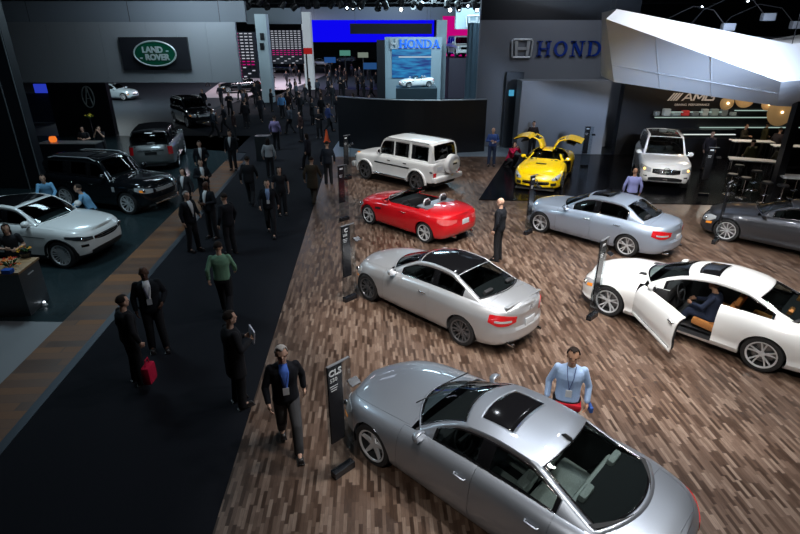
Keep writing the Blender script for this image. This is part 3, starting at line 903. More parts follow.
def build_g():
    sp = dict(
    plan=[(2.13,0),(2.12,.5),(2.10,.74),(2.02,.83),(1.85,.865),(1.3,.875),(.3,.875),(-1.0,.875),(-1.9,.875),(-2.12,.86),(-2.2,.82),(-2.23,.70),(-2.24,.4),(-2.24,0)],
    zb=[(-2.3,.46),(-2,.42),(-1,.36),(1,.36),(1.8,.40),(2.2,.42)],
    zs=[(-2.3,1.17),(-1,1.17),(.5,1.16),(.9,1.12),(1.5,1.08),(2.0,1.05),(2.2,1.03)],
    zc=[(-2.3,1.19),(-1,1.2),(.5,1.2),(.9,1.18),(1.5,1.13),(2.0,1.10),(2.2,1.08)],
    fx=[(0,0),(.4,0),(.9,-.01),(1,-.06)], rx=[(0,0),(.5,0),(.95,.0),(1,.02)],
    sy=[(0,-.02),(.1,0),(.6,0),(.9,-.01),(.97,-.03),(1,-.05)],
    crown=5, wheels=[(1.425,.76,.385,.27,(5,'double'),ALLOYD),(-1.425,.76,.385,.27,(5,'double'),ALLOYD)], arch=[.45,.45],
    doors=[(.72,-.12),(-.12,-.98)], hood=(2.04,.84), trunk=None, cabin=(.62,-2.05), qb=.05, kd0=.05,
    gh=[(.80,1.19,.76,None,None),(.68,1.40,.62,.80,1.36),(.47,1.83,.42,.72,1.80),(.30,1.91,.28,.70,1.86),(-.8,1.93,-.8,.70,1.88),(-1.95,1.91,-1.92,.70,1.86),(-2.10,1.86,-2.06,.71,1.80),(-2.16,1.50,-2.13,.77,1.46),(-2.21,1.19,-2.17,None,None)],
    ws=(.25,1.85), bl=(6.1,7.7), windows=[(.56,-.12),(-.20,-.92),(-1.06,-1.92)], tt=.86, tb=.10, vg=.86, tumble=0, gcrown=5, glasss=GLASSD, glassr=GLASSD,
    beltstrip=False, pillar=False, interior=dict(seat=SEATB, dash=.4, back=.6))
    c = Car(sp, 'car', (.16,22.14), AR(137.8), WHITE, 'white boxy off-roader with spare wheel on its rear door', 'off-road vehicle'); L = c.L
    c.arch_flare(.07, .05)
    L_ = L
    c.P('grille', list(np.linspace(-L.aF(.55), L.aF(.55), 7)), .50, .86, BLACKG)
    for y in (.68,-.68):
        b = B(); add_lathe(b, [(.001,.04),(.1,.03),(.13,0),(.13,-.04)], 24, 'x', c=(2.12,y,.86)); obj('headlight', b, LAMPG, c.root, smooth=40)
        b = B(); add_box(b, (1.9,y*1.12,1.10), (.12,.07,.04), .015); obj('turn_signal', b, AMBER, c.root, smooth=40)
    b = B(); add_box(b, (2.18,0,.56), (.18,1.74,.22), .04); obj('front_bumper', b, WHITE, c.root, smooth=40)
    b = B(); add_box(b, (-2.30,0,.56), (.20,1.70,.20), .04); obj('rear_bumper', b, WHITE, c.root, smooth=40)
    for sd in (1,-1):
        b = B(); add_tube(b, [(.88,sd*.90,.40),(-.88,sd*.90,.40)], .045, 10); obj('side_step', b, CHROME, c.root, smooth=60)
        b = B(); add_box(b, (-.1,sd*.885,.86), (1.9,.03,.05), .008); obj('side_moulding', b, BLACKP, c.root)
        b = B(); add_box(b, (-2.18,sd*.885,.86), (.14,.03,.05), .008); obj('side_moulding', b, BLACKP, c.root)
        b = B(); add_box(b, (-2.25,sd*.74,.74), (.03,.17,.16), .01); obj('taillight', b, TAILR, c.root)
        b = B(); add_tube(b, [(.3,sd*.70,1.885),(-1.9,sd*.70,1.885)], .012, 6); obj('roof_gutter', b, BLACKP, c.root)
        for xx in (.05,-.83): 
            b = B(); add_box(b, (xx,sd*.895,1.02), (.16,.03,.035), .01); obj('handle', b, BLACKP, c.root)
    b = B(); add_lathe(b, [(.001,-.20),(.30,-.20),(.36,-.17),(.385,-.11),(.385,.02),(.30,.05),(.001,.05)], 36, 'x', c=(-2.30,-.18,1.06)); sw = obj('spare_wheel_cover', b, WHITE, c.root, smooth=40)
    b = B(); add_lathe(b, [(.31,-.205),(.31,-.215),(.375,-.18),(.375,-.16)], 36, 'x', c=(-2.30,-.18,1.06)); obj('cover_ring', b, ALLOY, sw, smooth=40)
    boxm('cover_badge', (-2.51,-.18,1.10), (.008,.26,.07), BLACKP, sw)
    boxm('license_plate', (-2.255,.42,.95), (.012,.31,.155), PLATE, c.root)
    c.mirror_glass(.56, 1.32, .14, size=(.09,.17,.2))
    return c
def build_sls():
    door = (.42,-.62)
    sp = dict(
    plan=[(2.22,0),(2.19,.38),(2.08,.66),(1.88,.84),(1.55,.93),(1.1,.95),(.5,.94),(-.4,.945),(-1.2,.965),(-1.8,.93),(-2.15,.80),(-2.32,.52),(-2.38,.25),(-2.39,0)],
    zb=[(-2.4,.26),(-2,.2),(-1,.15),(1,.14),(1.8,.14),(2.3,.15)],
    zs=[(-2.4,.84),(-2.0,.90),(-1.3,.93),(-.5,.90),(.3,.86),(.9,.84),(1.4,.80),(1.8,.70),(2.05,.60),(2.25,.55)],
    zc=[(-2.4,.88),(-2.1,.94),(-1.5,1.0),(-.5,1.0),(.3,.98),(.9,.93),(1.4,.87),(1.8,.78),(2.05,.68),(2.25,.62)],
    fx=[(0,-.06),(.15,.02),(.35,0),(.7,-.03),(.9,-.09),(1,-.15)],
    rx=[(0,.12),(.2,.02),(.5,0),(.75,.02),(.92,.05),(1,.12)],
    sy=[(0,-.06),(.08,-.02),(.2,-.01),(.42,0),(.62,-.012),(.78,-.03),(.92,-.07),(1,-.13)],
    haunch=[(-1.34,.5,.04,.75),(1.34,.45,.03,.75)], bulge=.03, res=150,
    crown=2.4, wheels=[(1.34,.82,.335,.265,(10,'thin'),ALLOYD),(-1.34,.82,.345,.295,(10,'thin'),ALLOYD)], arch=[.372,.378],
    doors=[door], hood=(2.02,.50), trunk=(-1.75,-2.25), cabin=(.38,-1.5),
    gh=[(.58,.98,.30,None,None),(.22,1.12,.06,.62,1.04),(-.06,1.22,-.20,.56,1.16),(-.42,1.255,-.48,.54,1.20),(-.80,1.235,-.82,.55,1.17),(-1.15,1.16,-1.08,.58,1.09),(-1.45,1.07,-1.35,.62,1.0),(-1.75,.985,-1.62,None,None)],
    ws=(.08,1.85), bl=(4.6,6.7), windows=[(.10,-.62)], tt=.84, tb=.08, vg=.88, beltstrip=False, skip=[('side0',1),('side0',-1)],
    gcut=lambda u, w, sg: G_U0 < u < G_U1 and w < 1.62, opentub=(.42,-.62), interior=dict(seat=SEATB, dash=.12, sx=-.62, rear=False, back=.5))
    global G_U0, G_U1; G_U0, G_U1 = 1.45, 4.0
    c = Car(sp, 'car', (6.2,22.5), AR(-114), YELLOW, 'yellow gullwing sports car with both doors raised', 'sports car'); L = c.L
    mk_front(c, gy=.52, gk=(.34,.66), intake=False, hl=(.62,.74), hx=(1.96,1.66), hk=((.70,.66,.66,.80),(.86,.90,.94,.92)))
    c.P('lower_intake', list(np.linspace(-L.aF(.7), L.aF(.7), 5)), .05, .18, BLACKP)
    c.P('corner_intake', [L.aF(.58), L.aF(.76), L.ax(1.98)], [.24,.24,.26], [.50,.48,.44], BLACKP, mirror=True)
    b = B(); add_box(b, (2.24,0,.40), (.03,.98,.035), .012); obj('grille_bar', b, CHROME, c.root, smooth=40)
    c.star(2.27, .40, .12)
    b = B(); add_box(b, (1.25,0,.925), (.08,.42,.02), .006, (0,.1,0)); obj('bonnet_scoop', b, BLACKP, c.root)
    for y in (.42,-.42): boxm('bonnet_vent', (.62,y,.955), (.12,.26,.012), BLACKP, c.root, .004, (0,.08,0))
    b = B(); add_box(b, (2.24,0,.13), (.30,1.5,.025), .008); obj('front_splitter', b, BLACKP, c.root)
    c.P('taillight', [L.aR(.42), L.aR(.64), L.ax(-2.2)], [.74,.70,.72], [.88,.90,.90], TAILR, mirror=True)
    c.plate(.5)
    # gullwing doors: roof piece, side frame, glass and the door skin turn together about the roof hinge
    S, gp = c.S, c.gp
    for sd in (1,-1):
        d = c.doorobj[0, sd]; hy, hz = .17, 1.25
        T = Matrix.Translation((0,-sd*hy,-hz))
        d.data.transform(T)
        d.location = (0, sd*hy, hz); d.rotation_euler = (sd*AR(74), 0, 0)
        md = d.modifiers.new('s','SOLIDIFY'); md.thickness = .07; md.offset = -1; md.material_offset = 1; d.data.materials.append(LINER)
        U = np.linspace(G_U0, G_U1, 12); Ws = [.0,.06,.12,.2,.35,.5,.65,.8,.88,.94,1.0,1.08,1.16,1.24,1.34,1.44,1.54,1.62]
        V = [S(u, w)*np.array([1,sd,1])-np.array([0,sd*hy,hz]) for u in U for w in Ws]; nw = len(Ws)
        fr, gl = [], []
        for f in grid_faces(12, nw):
            i, j = f[0]//nw, f[0] % nw
            (gl if (1 <= i <= 9 and 3 <= j <= 7) else fr).append(f)
        o = obj('door_frame', orient(V, fr), [YELLOW, LINER], d, smooth=40); md = o.modifiers.new('s','SOLIDIFY'); md.thickness = .05; md.offset = 0
        obj('side_window', orient(V, gl), GLASS, d, smooth=60)
        boxm('door_inner_panel', (-.12, sd*(.72-hy), .62-hz), (.75,.06,.35), SEATB, d, .02)
    c.mirror_glass(.30, .98)
    return c
def suv_spec(nose, tail, W, wb, zb, belt, hoodz, roofz, ra, cowl, wstop, rake, wins, tailtop, drop=0., wheels=(5,'double'), rimm=ALLOY, r=.37, **kw):
    """generic tall two-box body"""
    dr = drop
    sp = dict(
    plan=[(nose,0),(nose-.03,.38),(nose-.12,.66),(nose-.30,W-.11),(nose-.6,W-.03),(nose-1.1,W-.005),(.3,W),(-.8,W),(tail+.9,W-.005),(tail+.45,W-.04),(tail+.18,W-.13),(tail+.05,W-.36),(tail+.01,.25),(tail,0)],
    zb=[(tail-.1,zb+.10),(tail+.4,zb+.04),(-1,zb),(1,zb),(nose-.4,zb+.02),(nose+.1,zb+.08)],
    zs=[(tail-.1,belt+.02),(-.8,belt+.01),(cowl-.5,belt-.02),(cowl+.2,belt-.05),(nose-.5,hoodz-.07),(nose-.15,hoodz-.13),(nose+.1,hoodz-.18)],
    zc=[(tail-.1,belt+.05),(-.8,belt+.06),(cowl-.3,belt+.06),(cowl+.1,belt+.04),(nose-.5,hoodz+.02),(nose-.15,hoodz-.05),(nose+.1,hoodz-.13)],
    fx=[(0,-.12),(.15,-.03),(.35,0),(.75,-.02),(.92,-.06),(1,-.12)],
    rx=[(0,.10),(.15,.01),(.4,0),(.8,.04),(1,.10)],
    sy=[(0,-.06),(.1,-.02),(.25,-.01),(.45,0),(.65,-.005),(.84,-.015),(.93,-.04),(1,-.09)],
    haunch=[(-wb/2,.45,.02,.6),(wb/2,.42,.02,.6)],
    crown=3, wheels=[(wb/2,W-.14,r,.255,wheels,rimm),(-wb/2,W-.14,r,.265,wheels,rimm)], arch=[r+.05,r+.05],
    doors=[(cowl-.12,-.18),(-.18,-1.12)], hood=(nose-.16,cowl+.04), trunk=None, cabin=(cowl-.08,tail+.22), kd0=.14,
    gh=[(cowl+.16,belt+.05,cowl-.14,None,None),((cowl+wstop)/2+.08,(belt+roofz)/2+.03,(cowl+wstop)/2-.10,W-.22,(belt+roofz)/2-.01),(wstop,roofz-.05,wstop-.10,W-.28,roofz-.09),(wstop-.5,roofz,wstop-.55,W-.29,roofz-.045),(-1.0,roofz-.01-dr*.5,-1.0,W-.29,roofz-.06-dr*.5),(tailtop+.12,roofz-.05-dr,tailtop+.16,W-.30,roofz-.10-dr),(tailtop,roofz-.10-dr,tailtop+.06,W-.28,roofz-.14-dr),((tailtop+tail)/2-rake,(belt+roofz)/2-.02,(tailtop+tail)/2+.08-rake,W-.20,(belt+roofz)/2-.04),(tail+.13,belt+.05,tail+.22,None,None)],
    ws=(.08,1.9), bl=(6.15,7.7), windows=wins, tt=.86, tb=.08, vg=.9, glasss=GLASSD, glassr=GLASSD,
    interior=dict(seat=SEATB, dash=cowl-.45, back=.6))
    sp.update(kw); return sp
def suv_rails(c, x0, x1, m=CHROME):
    for sd in (1,-1):
        b = B(); W = c.L.W-.27; us = [c.S(c.xu(x), 1) for x in np.linspace(x0, x1, 9)]
        add_tube(b, [(p[0], sd*p[1], p[2]+(.045 if 0 < i < 8 else -.01)) for i, p in enumerate(us)], .016, 8); obj('roof_rail', b, m, c.root, smooth=60)
def build_ml():
    sp = suv_spec(2.27,-2.5,.965,2.915,.26,1.14,1.13,1.85,.42,.85,.22,-.02,[(.52,-.18),(-.26,-1.12),(-1.22,-1.98)],-2.15,r=.385,panels=[('glass_roof',2.05,4.6,.84)])
    c = Car(sp, 'car', (11.15,22.7), AR(-109), WHITE, 'white tall SUV facing forward on the black platform', 'SUV'); L = c.L
    mk_front(c, gy=.50, gk=(.50,.82), hl=(.56,.74), hx=(2.02,1.80), hk=((.60,.58,.62,.72),(.82,.86,.88,.86)))
    c.P('daytime_lamp', [L.aF(.66), L.aF(.80)], [.30,.30], [.38,.38], CHROME, mirror=True)
    for q, k in enumerate((.56,.65,.74)): c.grille_bars([-L.aF(.44), L.aF(.44)], k, k, 1, CHROME, .012, .012)
    c.star(2.27, .80, .12)
    hl = [o for o in COL.objects if o.parent == c.root and o.name.startswith('headlight')]
    for h in hl:
        for ch in [x for x in COL.objects if x.parent == h]: ch.data.materials.clear(); ch.data.materials.append(glow('warm_lamp', (1,.55,.15), 3))
    b = B(); add_box(b, (2.26,0,.36), (.04,1.3,.04), .015); obj('chrome_lip', b, CHROME, c.root, smooth=40)
    boxm('lower_badge', (2.27,0,.46), (.01,.16,.05), CHROME, c.root)
    c.P('taillight', [L.aR(.6), L.aR(.8), L.ax(-2.2)], .70, .88, TAILR, mirror=True)
    c.mirror_glass(.66, 1.20, .17, size=(.1,.2,.17)); suv_rails(c, .0, -1.9); c.handle([(-.05,0),(-1.0,1)], .80)
    return c
def build_evoque():
    sp = suv_spec(2.14,-2.18,.95,2.66,.24,1.12,1.06,1.60,.42,.80,.14,-.02,[(.44,-.18),(-.26,-1.02),(-1.10,-1.70)],-1.92,drop=.10,r=.375,wheels=(10,'double'),panels=[('glass_roof',2.2,4.3,.84)], stripmat=BLACKP)
    c = Car(sp, 'car', (-10.1,14.1), AR(-9), WHITE, 'white compact SUV with black glass roof, beside the flower desk', 'SUV'); L = c.L
    mk_front(c, gy=.48, gk=(.64,.84), hl=(.52,.72), hx=(1.90,1.55), hk=((.70,.69,.72,.79),(.84,.86,.88,.86)), lens=mat('dark_lamp', (.03,.035,.04), .08, coat=1))
    c.grille_bars([-L.aF(.42), L.aF(.42)], .72, .80, 2, ALLOYD, .010, .006)
    c.P('fog_lamp', [L.aF(.66), L.aF(.80)], [.46,.46], [.56,.56], BLACKG, mirror=True)
    c.body_clad(.14); c.arch_flare(.05,.008,BLACKP); c.P('taillight', [L.aR(.55), L.aR(.8), L.ax(-2.0)], .70, .84, TAILR, mirror=True)
    c.mirror_glass(.55, 1.20, .17, size=(.11,.2,.16)); c.handle([(-.05,0),(-.9,1)], .78)
    c.seam([c.L.pt(c.L.ax(x), .72)*np.array([1,-1,1])+np.array([0,-.003,0]) for x in np.linspace(1.0,-1.6,20)], .006, nm='crease_line')
    return c
def rrs_spec(): return suv_spec(2.25,-2.5,.965,2.745,.28,1.14,1.13,1.80,.42,.78,.22,-.01,[(.50,-.18),(-.26,-1.08),(-1.18,-2.1)],-2.26,r=.385,wheels=(7,'double'),panels=[('sunroof',2.3,3.3,.7)])
def build_rrs():
    c = Car(rrs_spec(), 'car', (-10.35,18.9), AR(-18), BLACK, 'black SUV with chrome wheels parked behind the white compact SUV', 'SUV'); L = c.L
    mk_front(c, gy=.46, gk=(.62,.84), hl=(.52,.74), hx=(2.0,1.76), hk=((.64,.62,.64,.72),(.84,.86,.88,.86)))
    c.grille_bars([-L.aF(.42), L.aF(.42)], .66, .80, 4, ALLOY, .012, .010)
    c.P('marker_lamp', [L.ax(2.05), L.ax(1.92)], [.66,.68], [.78,.78], AMBER, mirror=True, off=.012)
    c.P('taillight', [L.aR(.7), L.aR(.86), L.ax(-2.3)], .58, .88, TAILR, mirror=True)
    c.P('side_vent', [L.ax(.96), L.ax(.84)], .60, .80, ALLOY, mirror=True)
    c.mirror_glass(.55, 1.26, .17, size=(.11,.2,.19)); suv_rails(c, .1, -2.0, ALLOY); c.handle([(-.05,0),(-.95,1)], .80, CHROME)
    b = B(); add_box(b, (2.22,0,.37), (.06,1.1,.05), .02); obj('bumper_trim', b, CHROME, c.root, smooth=40)
    return c
def build_rr():
    sp = suv_spec(2.4,-2.55,.99,2.92,.29,1.16,1.15,1.86,.42,.82,.28,-.0,[(.54,-.18),(-.26,-1.12),(-1.22,-2.2)],-2.34,r=.39,wheels=(10,'thin'),roofmat=BLACKG)
    c = Car(sp, 'car', (-11.7,26.1), AR(105), TITAN, 'silver-grey luxury SUV with black roof seen from behind', 'SUV'); L = c.L
    mk_front(c, gy=.46, gk=(.62,.84), hl=(.52,.74), hx=(2.1,1.86))
    c.P('taillight', [L.aR(.72), L.aR(.88), L.ax(-2.3)], .50, .92, TAILR, mirror=True)
    boxm('license_plate', (-2.56,0,.86), (.012,.5,.12), BLACKP, c.root); boxm('tailgate_trim', (-2.555,0,.98), (.02,1.1,.04), CHROME, c.root)
    c.mirror_glass(.6, 1.28, .17, size=(.11,.2,.19)); c.handle([(-.05,0),(-.95,1)], .80)
    return c
# ------------------------------------------------------------------ people
SKIN = {k: fabric('skin_'+k, v, .55, 40, .08) for k, v in dict(light=(.55,.33,.24), tan=(.40,.22,.14), dark=(.09,.045,.03)).items()}
EYE = mat('eye_dark', (.02,.015,.012), .2); LIP = mat('lip', (.30,.10,.09), .5)
def cloth(n, c): return fabric('cloth_'+n, c, .9, 90, .15)
SPH = {}
def ball(b, c, s3, n=12, m=8):
    if (n, m) not in SPH:
        v = [(0,0,1)]+[(math.sin(PI*j/m)*math.cos(2*PI*i/n), math.sin(PI*j/m)*math.sin(2*PI*i/n), math.cos(PI*j/m)) for j in range(1, m) for i in range(n)]+[(0,0,-1)]
        f = [(0, 1+i, 1+(i+1)%n) for i in range(n)]+[(1+(j-1)*n+i, 1+j*n+i, 1+j*n+(i+1)%n, 1+(j-1)*n+(i+1)%n) for j in range(1, m-1) for i in range(n)]+[(len(v)-1, 1+(m-2)*n+(i+1)%n, 1+(m-2)*n+i) for i in range(n)]
        SPH[n, m] = (v, f)
    v, f = SPH[n, m]; q = [b.verts.new((c[0]+x*s3[0], c[1]+y*s3[1], c[2]+z*s3[2])) for x, y, z in v]
    for k in f: b.faces.new([q[i] for i in k])
def limb(b, pts, rs, n=12):
    for i, (p, r) in enumerate(zip(pts, rs)):
        ball(b, p, (r, r, r), n, 8)
        if i: add_tube(b, [pts[i-1], p], [rs[i-1], r], n)
def loft(b, rings, n=20):
    R = []
    for (x, y, z, hx, hy) in rings:
        R.append([b.verts.new((x+hx*math.copysign(abs(math.cos(a))**.85, math.cos(a)), y+hy*math.copysign(abs(math.sin(a))**.85, math.sin(a)), z)) for a in [2*PI*k/n for k in range(n)]])
    for i in range(len(R)-1):
        for k in range(n): b.faces.new((R[i][k], R[i][(k+1)%n], R[i+1][(k+1)%n], R[i+1][k]))
    b.faces.new(R[0][::-1]); b.faces.new(R[-1])
def fused(name, b, vox, m, parent, smooth_it=2):
    o = obj('tmp', b)
    md = o.modifiers.new('r', 'REMESH'); md.mode = 'VOXEL'; md.voxel_size = vox; md.use_smooth_shade = True
    if smooth_it: s = o.modifiers.new('s', 'SMOOTH'); s.iterations = smooth_it; s.factor = .5
    me = ev_mesh(o); me.name = name; old = o.data; bpy.data.objects.remove(o); bpy.data.meshes.remove(old)
    me.materials.clear()
    return obj(name, me, m, parent)
POSES = dict(
 stand=dict(L=[(0,.175,1.415),(-.03,.27,1.15),(.05,.27,.92)], R=[(0,-.175,1.415),(-.03,-.27,1.15),(.05,-.27,.92)], l=[(0,.09,.93),(.02,.10,.50),(-.02,.11,.08)], r=[(0,-.09,.93),(.02,-.10,.50),(-.02,-.11,.08)]),
 walk=dict(L=[(0,.175,1.415),(-.12,.26,1.17),(-.08,.27,.94)], R=[(0,-.175,1.415),(.06,-.27,1.16),(.24,-.25,1.0)], l=[(0,.09,.92),(.19,.10,.53),(.26,.09,.10)], r=[(0,-.09,.92),(.0,-.09,.50),(-.28,-.09,.15)]),
 hold=dict(L=[(0,.175,1.415),(.03,.27,1.16),(.27,.13,1.16)], R=[(0,-.175,1.415),(.03,-.27,1.16),(.27,-.10,1.20)], l=[(0,.09,.93),(.02,.11,.50),(-.02,.13,.08)], r=[(0,-.09,.93),(.02,-.11,.50),(-.02,-.13,.08)]),
 camera=dict(L=[(0,.175,1.415),(.16,.24,1.25),(.22,.07,1.52)], R=[(0,-.175,1.415),(.16,-.24,1.25),(.22,-.07,1.52)], l=[(0,.09,.93),(.02,.11,.50),(-.02,.12,.08)], r=[(0,-.09,.93),(.02,-.11,.50),(-.02,-.12,.08)]),
 talk=dict(L=[(0,.175,1.415),(-.04,.28,1.16),(.18,.20,1.06)], R=[(0,-.175,1.415),(-.02,-.26,1.15),(.04,-.25,.92)], l=[(0,.09,.93),(.03,.10,.50),(.03,.13,.08)], r=[(0,-.09,.93),(.0,-.10,.50),(-.06,-.12,.08)]),
 crouch=dict(drop=.50, L=[(.10,.19,.93),(.36,.22,.80),(.42,.06,1.02)], R=[(.10,-.19,.93),(.36,-.22,.80),(.42,-.06,1.02)], l=[(-.10,.09,.42),(.30,.16,.52),(.04,.14,.09)], r=[(-.10,-.09,.42),(.24,-.16,.42),(-.14,-.13,.13)]),
 sit=dict(drop=.44, L=[(0,.19,.99),(.14,.24,.74),(.38,.14,.72)], R=[(0,-.19,.99),(.16,-.22,.76),(.38,-.08,.76)], l=[(.0,.09,.49),(.42,.11,.52),(.56,.11,.16)], r=[(.0,-.09,.49),(.42,-.11,.52),(.62,-.11,.16)]),
 lean=dict(L=[(.12,.175,1.35),(.26,.25,1.12),(.46,.18,1.02)], R=[(.12,-.175,1.35),(.28,-.24,1.12),(.48,-.12,1.04)], l=[(-.04,.09,.92),(.02,.10,.50),(-.02,.11,.08)], r=[(-.04,-.09,.92),(.0,-.10,.50),(-.06,-.12,.08)]))
def hand(b, w, e, side, fat=1., curl=.5):
    w = Vector(w); d = (w-Vector(e)).normalized()
    s = Vector((0, 1, 0)); s = (s-d*s.dot(d)).normalized(); up = d.cross(s)   # s = across the knuckles' normal
    ac = up                                                                  # fingers spread along 'up'
    palm = w+d*.05
    add = []
    limb(b, [w, palm], [.026, .03], 8)
    limb(b, [palm+ac*.022, palm-ac*.022], [.022, .022], 8)
    inn = -s*side
    for i, (o, ln) in enumerate(((.032,.068), (.011,.078), (-.011,.072), (-.032,.056))):
        k0 = palm+d*.03+ac*o; k1 = k0+(d*.85+inn*curl*.5).normalized()*ln*.5; k2 = k1+(d*.5+inn*curl*1.2).normalized()*ln*.5
        limb(b, [k0, k1, k2], [.0105*fat, .0095*fat, .0085*fat], 8)
    t0 = w+d*.03+ac*.025; t1 = t0+(d*.6+ac*.8).normalized()*.035; t2 = t1+(d*.9+inn*.3).normalized()*.03
    limb(b, [t0, t1, t2], [.013, .012, .010], 8)
def person(label, loc, rz, pose='stand', h=1.76, top=(.01,.01,.012), tn='black', legs=(.015,.015,.018), ln='black', skin='light', hair=(.02,.013,.01), hn='dark', coat='jacket', shirt=None, fine=.013, tilt=0., group=None, hairstyle='short', lanyard=False, female=False, shoes=True, cat='person', lift=0.):
    root = empty('person', (loc[0], loc[1], loc[2] if len(loc) > 2 else 0), rz); tag(root, label, cat, group)
    p = POSES[pose]; V = lambda t: Vector(t)
    if 'drop' in p:
        sx = p['L'][0][0]; sz = p['L'][0][2]; px, pz = p['l'][0][0], p['l'][0][2]
    else: sx = p['L'][0][0]; sz = p['L'][0][2]; px, pz = p['l'][0][0], p['l'][0][2]
    def spine(t): return px+(sx-px)*t, pz+(sz-pz)*t                          # 0 pelvis .. 1 shoulders
    wsh = .185 if not female else .165; hip = .165 if not female else .17
    def torso(b, k, t0=-.12, long_=False):
        R = []
        for t, hy, hx in ((-.16, hip*.9, .10), (0, hip, .118), (.25, hip*.93, .112), (.5, .155 if not female else .135, .108), (.75, wsh*.96, .122), (.92, wsh, .108), (1.0, wsh*.93, .088), (1.06, wsh*.6, .07), (1.11, .065, .058)):
            if t < t0: continue
            x, z = spine(t); R.append((x, 0, z, hx+k, hy+k))
        loft(b, R)
    hx0, hz0 = spine(1.0)[0]+.02+(.06 if 'drop' in p or pose == 'lean' else 0), spine(1)[1]+.215
    b = B(); vox = fine
    torso(b, -.012)
    for A, s in ((p['L'], 1), (p['R'], -1)):
        limb(b, [V(q) for q in A], [.052, .040, .026]); hand(b, A[2], A[1], s, 1. if fine < .01 else 1.25)
    for A in (p['l'], p['r']):
        limb(b, [V(q) for q in A], [.085, .056, .038]); limb(b, [V(A[2]), V(A[2])+Vector((.13, 0, -.035))], [.038, .03])
    limb(b, [V((spine(1)[0], 0, spine(1)[1]-.02)), V((hx0-.01, 0, hz0-.08))], [.062, .052])
    # head: cranium, jaw, chin, nose, brow, ears
    H = V((hx0, 0, hz0))
    def blob(c, s3):
        ball(b, H+V(c), s3, 18, 12)
    blob((0,0,.025), (.096,.077,.092)); blob((.02,0,-.045), (.068,.062,.068)); blob((.066,0,-.088), (.024,.026,.02))
    blob((.098,0,-.012), (.018,.013,.022)); blob((.082,0,.022), (.016,.05,.012)); blob((.088,0,-.052), (.012,.024,.010))
    for s in (1, -1): blob((-.005,s*.078,-.01), (.022,.010,.032))
    body = fused('body', b, vox, SKIN[skin], root, 2)
    b = B()
    for s in (1, -1): bmesh.ops.create_uvsphere(b, u_segments=8, v_segments=6, radius=.009, matrix=Matrix.Translation(H+V((.087, s*.031, .006))))
    obj('eyes', b, EYE, root, smooth=60)
    b = B(); add_box(b, H+V((.098,0,-.055)), (.008,.042,.009), .003); obj('mouth', b, LIP, root)
    # hair
    if hairstyle != 'bald':
        b = B(); bmesh.ops.create_uvsphere(b, u_segments=24, v_segments=18, radius=1)
        lim = {'short': -.15, 'ring': -.25, 'long': -.9}[hairstyle]
        for v in list(b.verts):
            c = v.co
            front = c.x > .35 and c.z < .55+.25*abs(c.y)
            low = c.z < lim+(.0 if c.x < 0 else .25)
            topb = hairstyle == 'ring' and c.z > .62
            if front or low or topb: b.verts.remove(v)
        for v in b.verts: v.co = Vector((v.co.x*.106, v.co.y*.087, v.co.z*.103+.026 if v.co.z > -.3 else v.co.z*.16+.02))+H
        o = obj('hair', b, cloth('hair_'+hn, hair), root, smooth=80); md = o.modifiers.new('s', 'SOLIDIFY'); md.thickness = .012; md.offset = 0
        if hairstyle == 'long':
            b = B(); bmesh.ops.create_uvsphere(b, u_segments=14, v_segments=12, radius=1, matrix=Matrix.Translation(H+V((-.06,0,-.10))) @ Matrix.Diagonal((.05,.09,.15,1))); obj('hair_length', b, cloth('hair_'+hn, hair), o, smooth=80)
    # trousers, then top
    k = .016
    b = B(); 
    R = []
    for t, hy, hx in ((-.18, hip*.86, .10), (-.08, hip, .118), (.08, hip, .12), (.22, hip*.92, .108)):
        x, z = spine(t); R.append((x, 0, z, hx+.006, hy+.006))
    loft(b, R)
    for A in (p['l'], p['r']):
        q = [V(t) for t in A]; limb(b, [q[0], q[1], q[2]+(q[2]-q[1]).normalized()*.015], [.104, .080, .068])
    fused('trousers', b, max(vox, .012), cloth(ln, legs), root, 2)
    b = B()
    long_ = coat in ('jacket', 'coat')
    k = .026 if long_ else .014
    torso(b, k, -.2 if coat == 'jacket' else -.05)
    if coat == 'coat' and 'drop' not in p: loft(b, [(0,0,.62,.15,.21), (0,0,.80,.15,.205), (0,0,.95,.15,.20)])
    for A in (p['L'], p['R']):
        q = [V(t) for t in A]; end = q[2]+(q[1]-q[2]).normalized()*.035
        if coat == 'tee': end = q[0].lerp(q[1], .6); limb(b, [q[0], end], [.070, .058])
        else: limb(b, [q[0], q[1], end], [.062 if long_ else .056, .054 if long_ else .048, .044])
    fused('jacket' if long_ else 'shirt', b, max(vox, .012), cloth(tn, top), root, 2)
    fx, fz = spine(.62)
    if shirt and 'drop' not in p:
        # shirt front showing between the lapels
        V2 = []; cx = sx
        for z, hw, xo in ((1.49,.050,.070), (1.40,.066,.142), (1.28,.050,.170), (1.16,.026,.172), (1.05,.008,.165)):
            for y in (-hw, 0, hw): V2.append((cx+xo-.012*abs(y)/.06, y, z))
        o = part('shirt_front', V2, grid_faces(5, 3), cloth('shirt_%s' % (shirt[0]), shirt[1]), root); md = o.modifiers.new('s', 'SOLIDIFY'); md.thickness = .012; md.offset = 0
        if len(shirt) > 2:
            b = B(); add_box(b, (cx+.18,0,1.27), (.012,.05,.30), .004); obj('necktie', b, cloth('tie', shirt[2]), root)
    if lanyard and 'drop' not in p:
        b = B(); add_box(b, (sx+.185,.0,1.12), (.008,.085,.115), .002); bd = obj('badge', b, PLATE, root)
        for s in (1, -1):
            b = B(); add_tube(b, [(sx+.06,s*.06,1.49),(sx+.165,s*.04,1.36),(sx+.185,0,1.18)], .005, 5); obj('lanyard', b, cloth('lanyard', (.05,.07,.2)), bd)
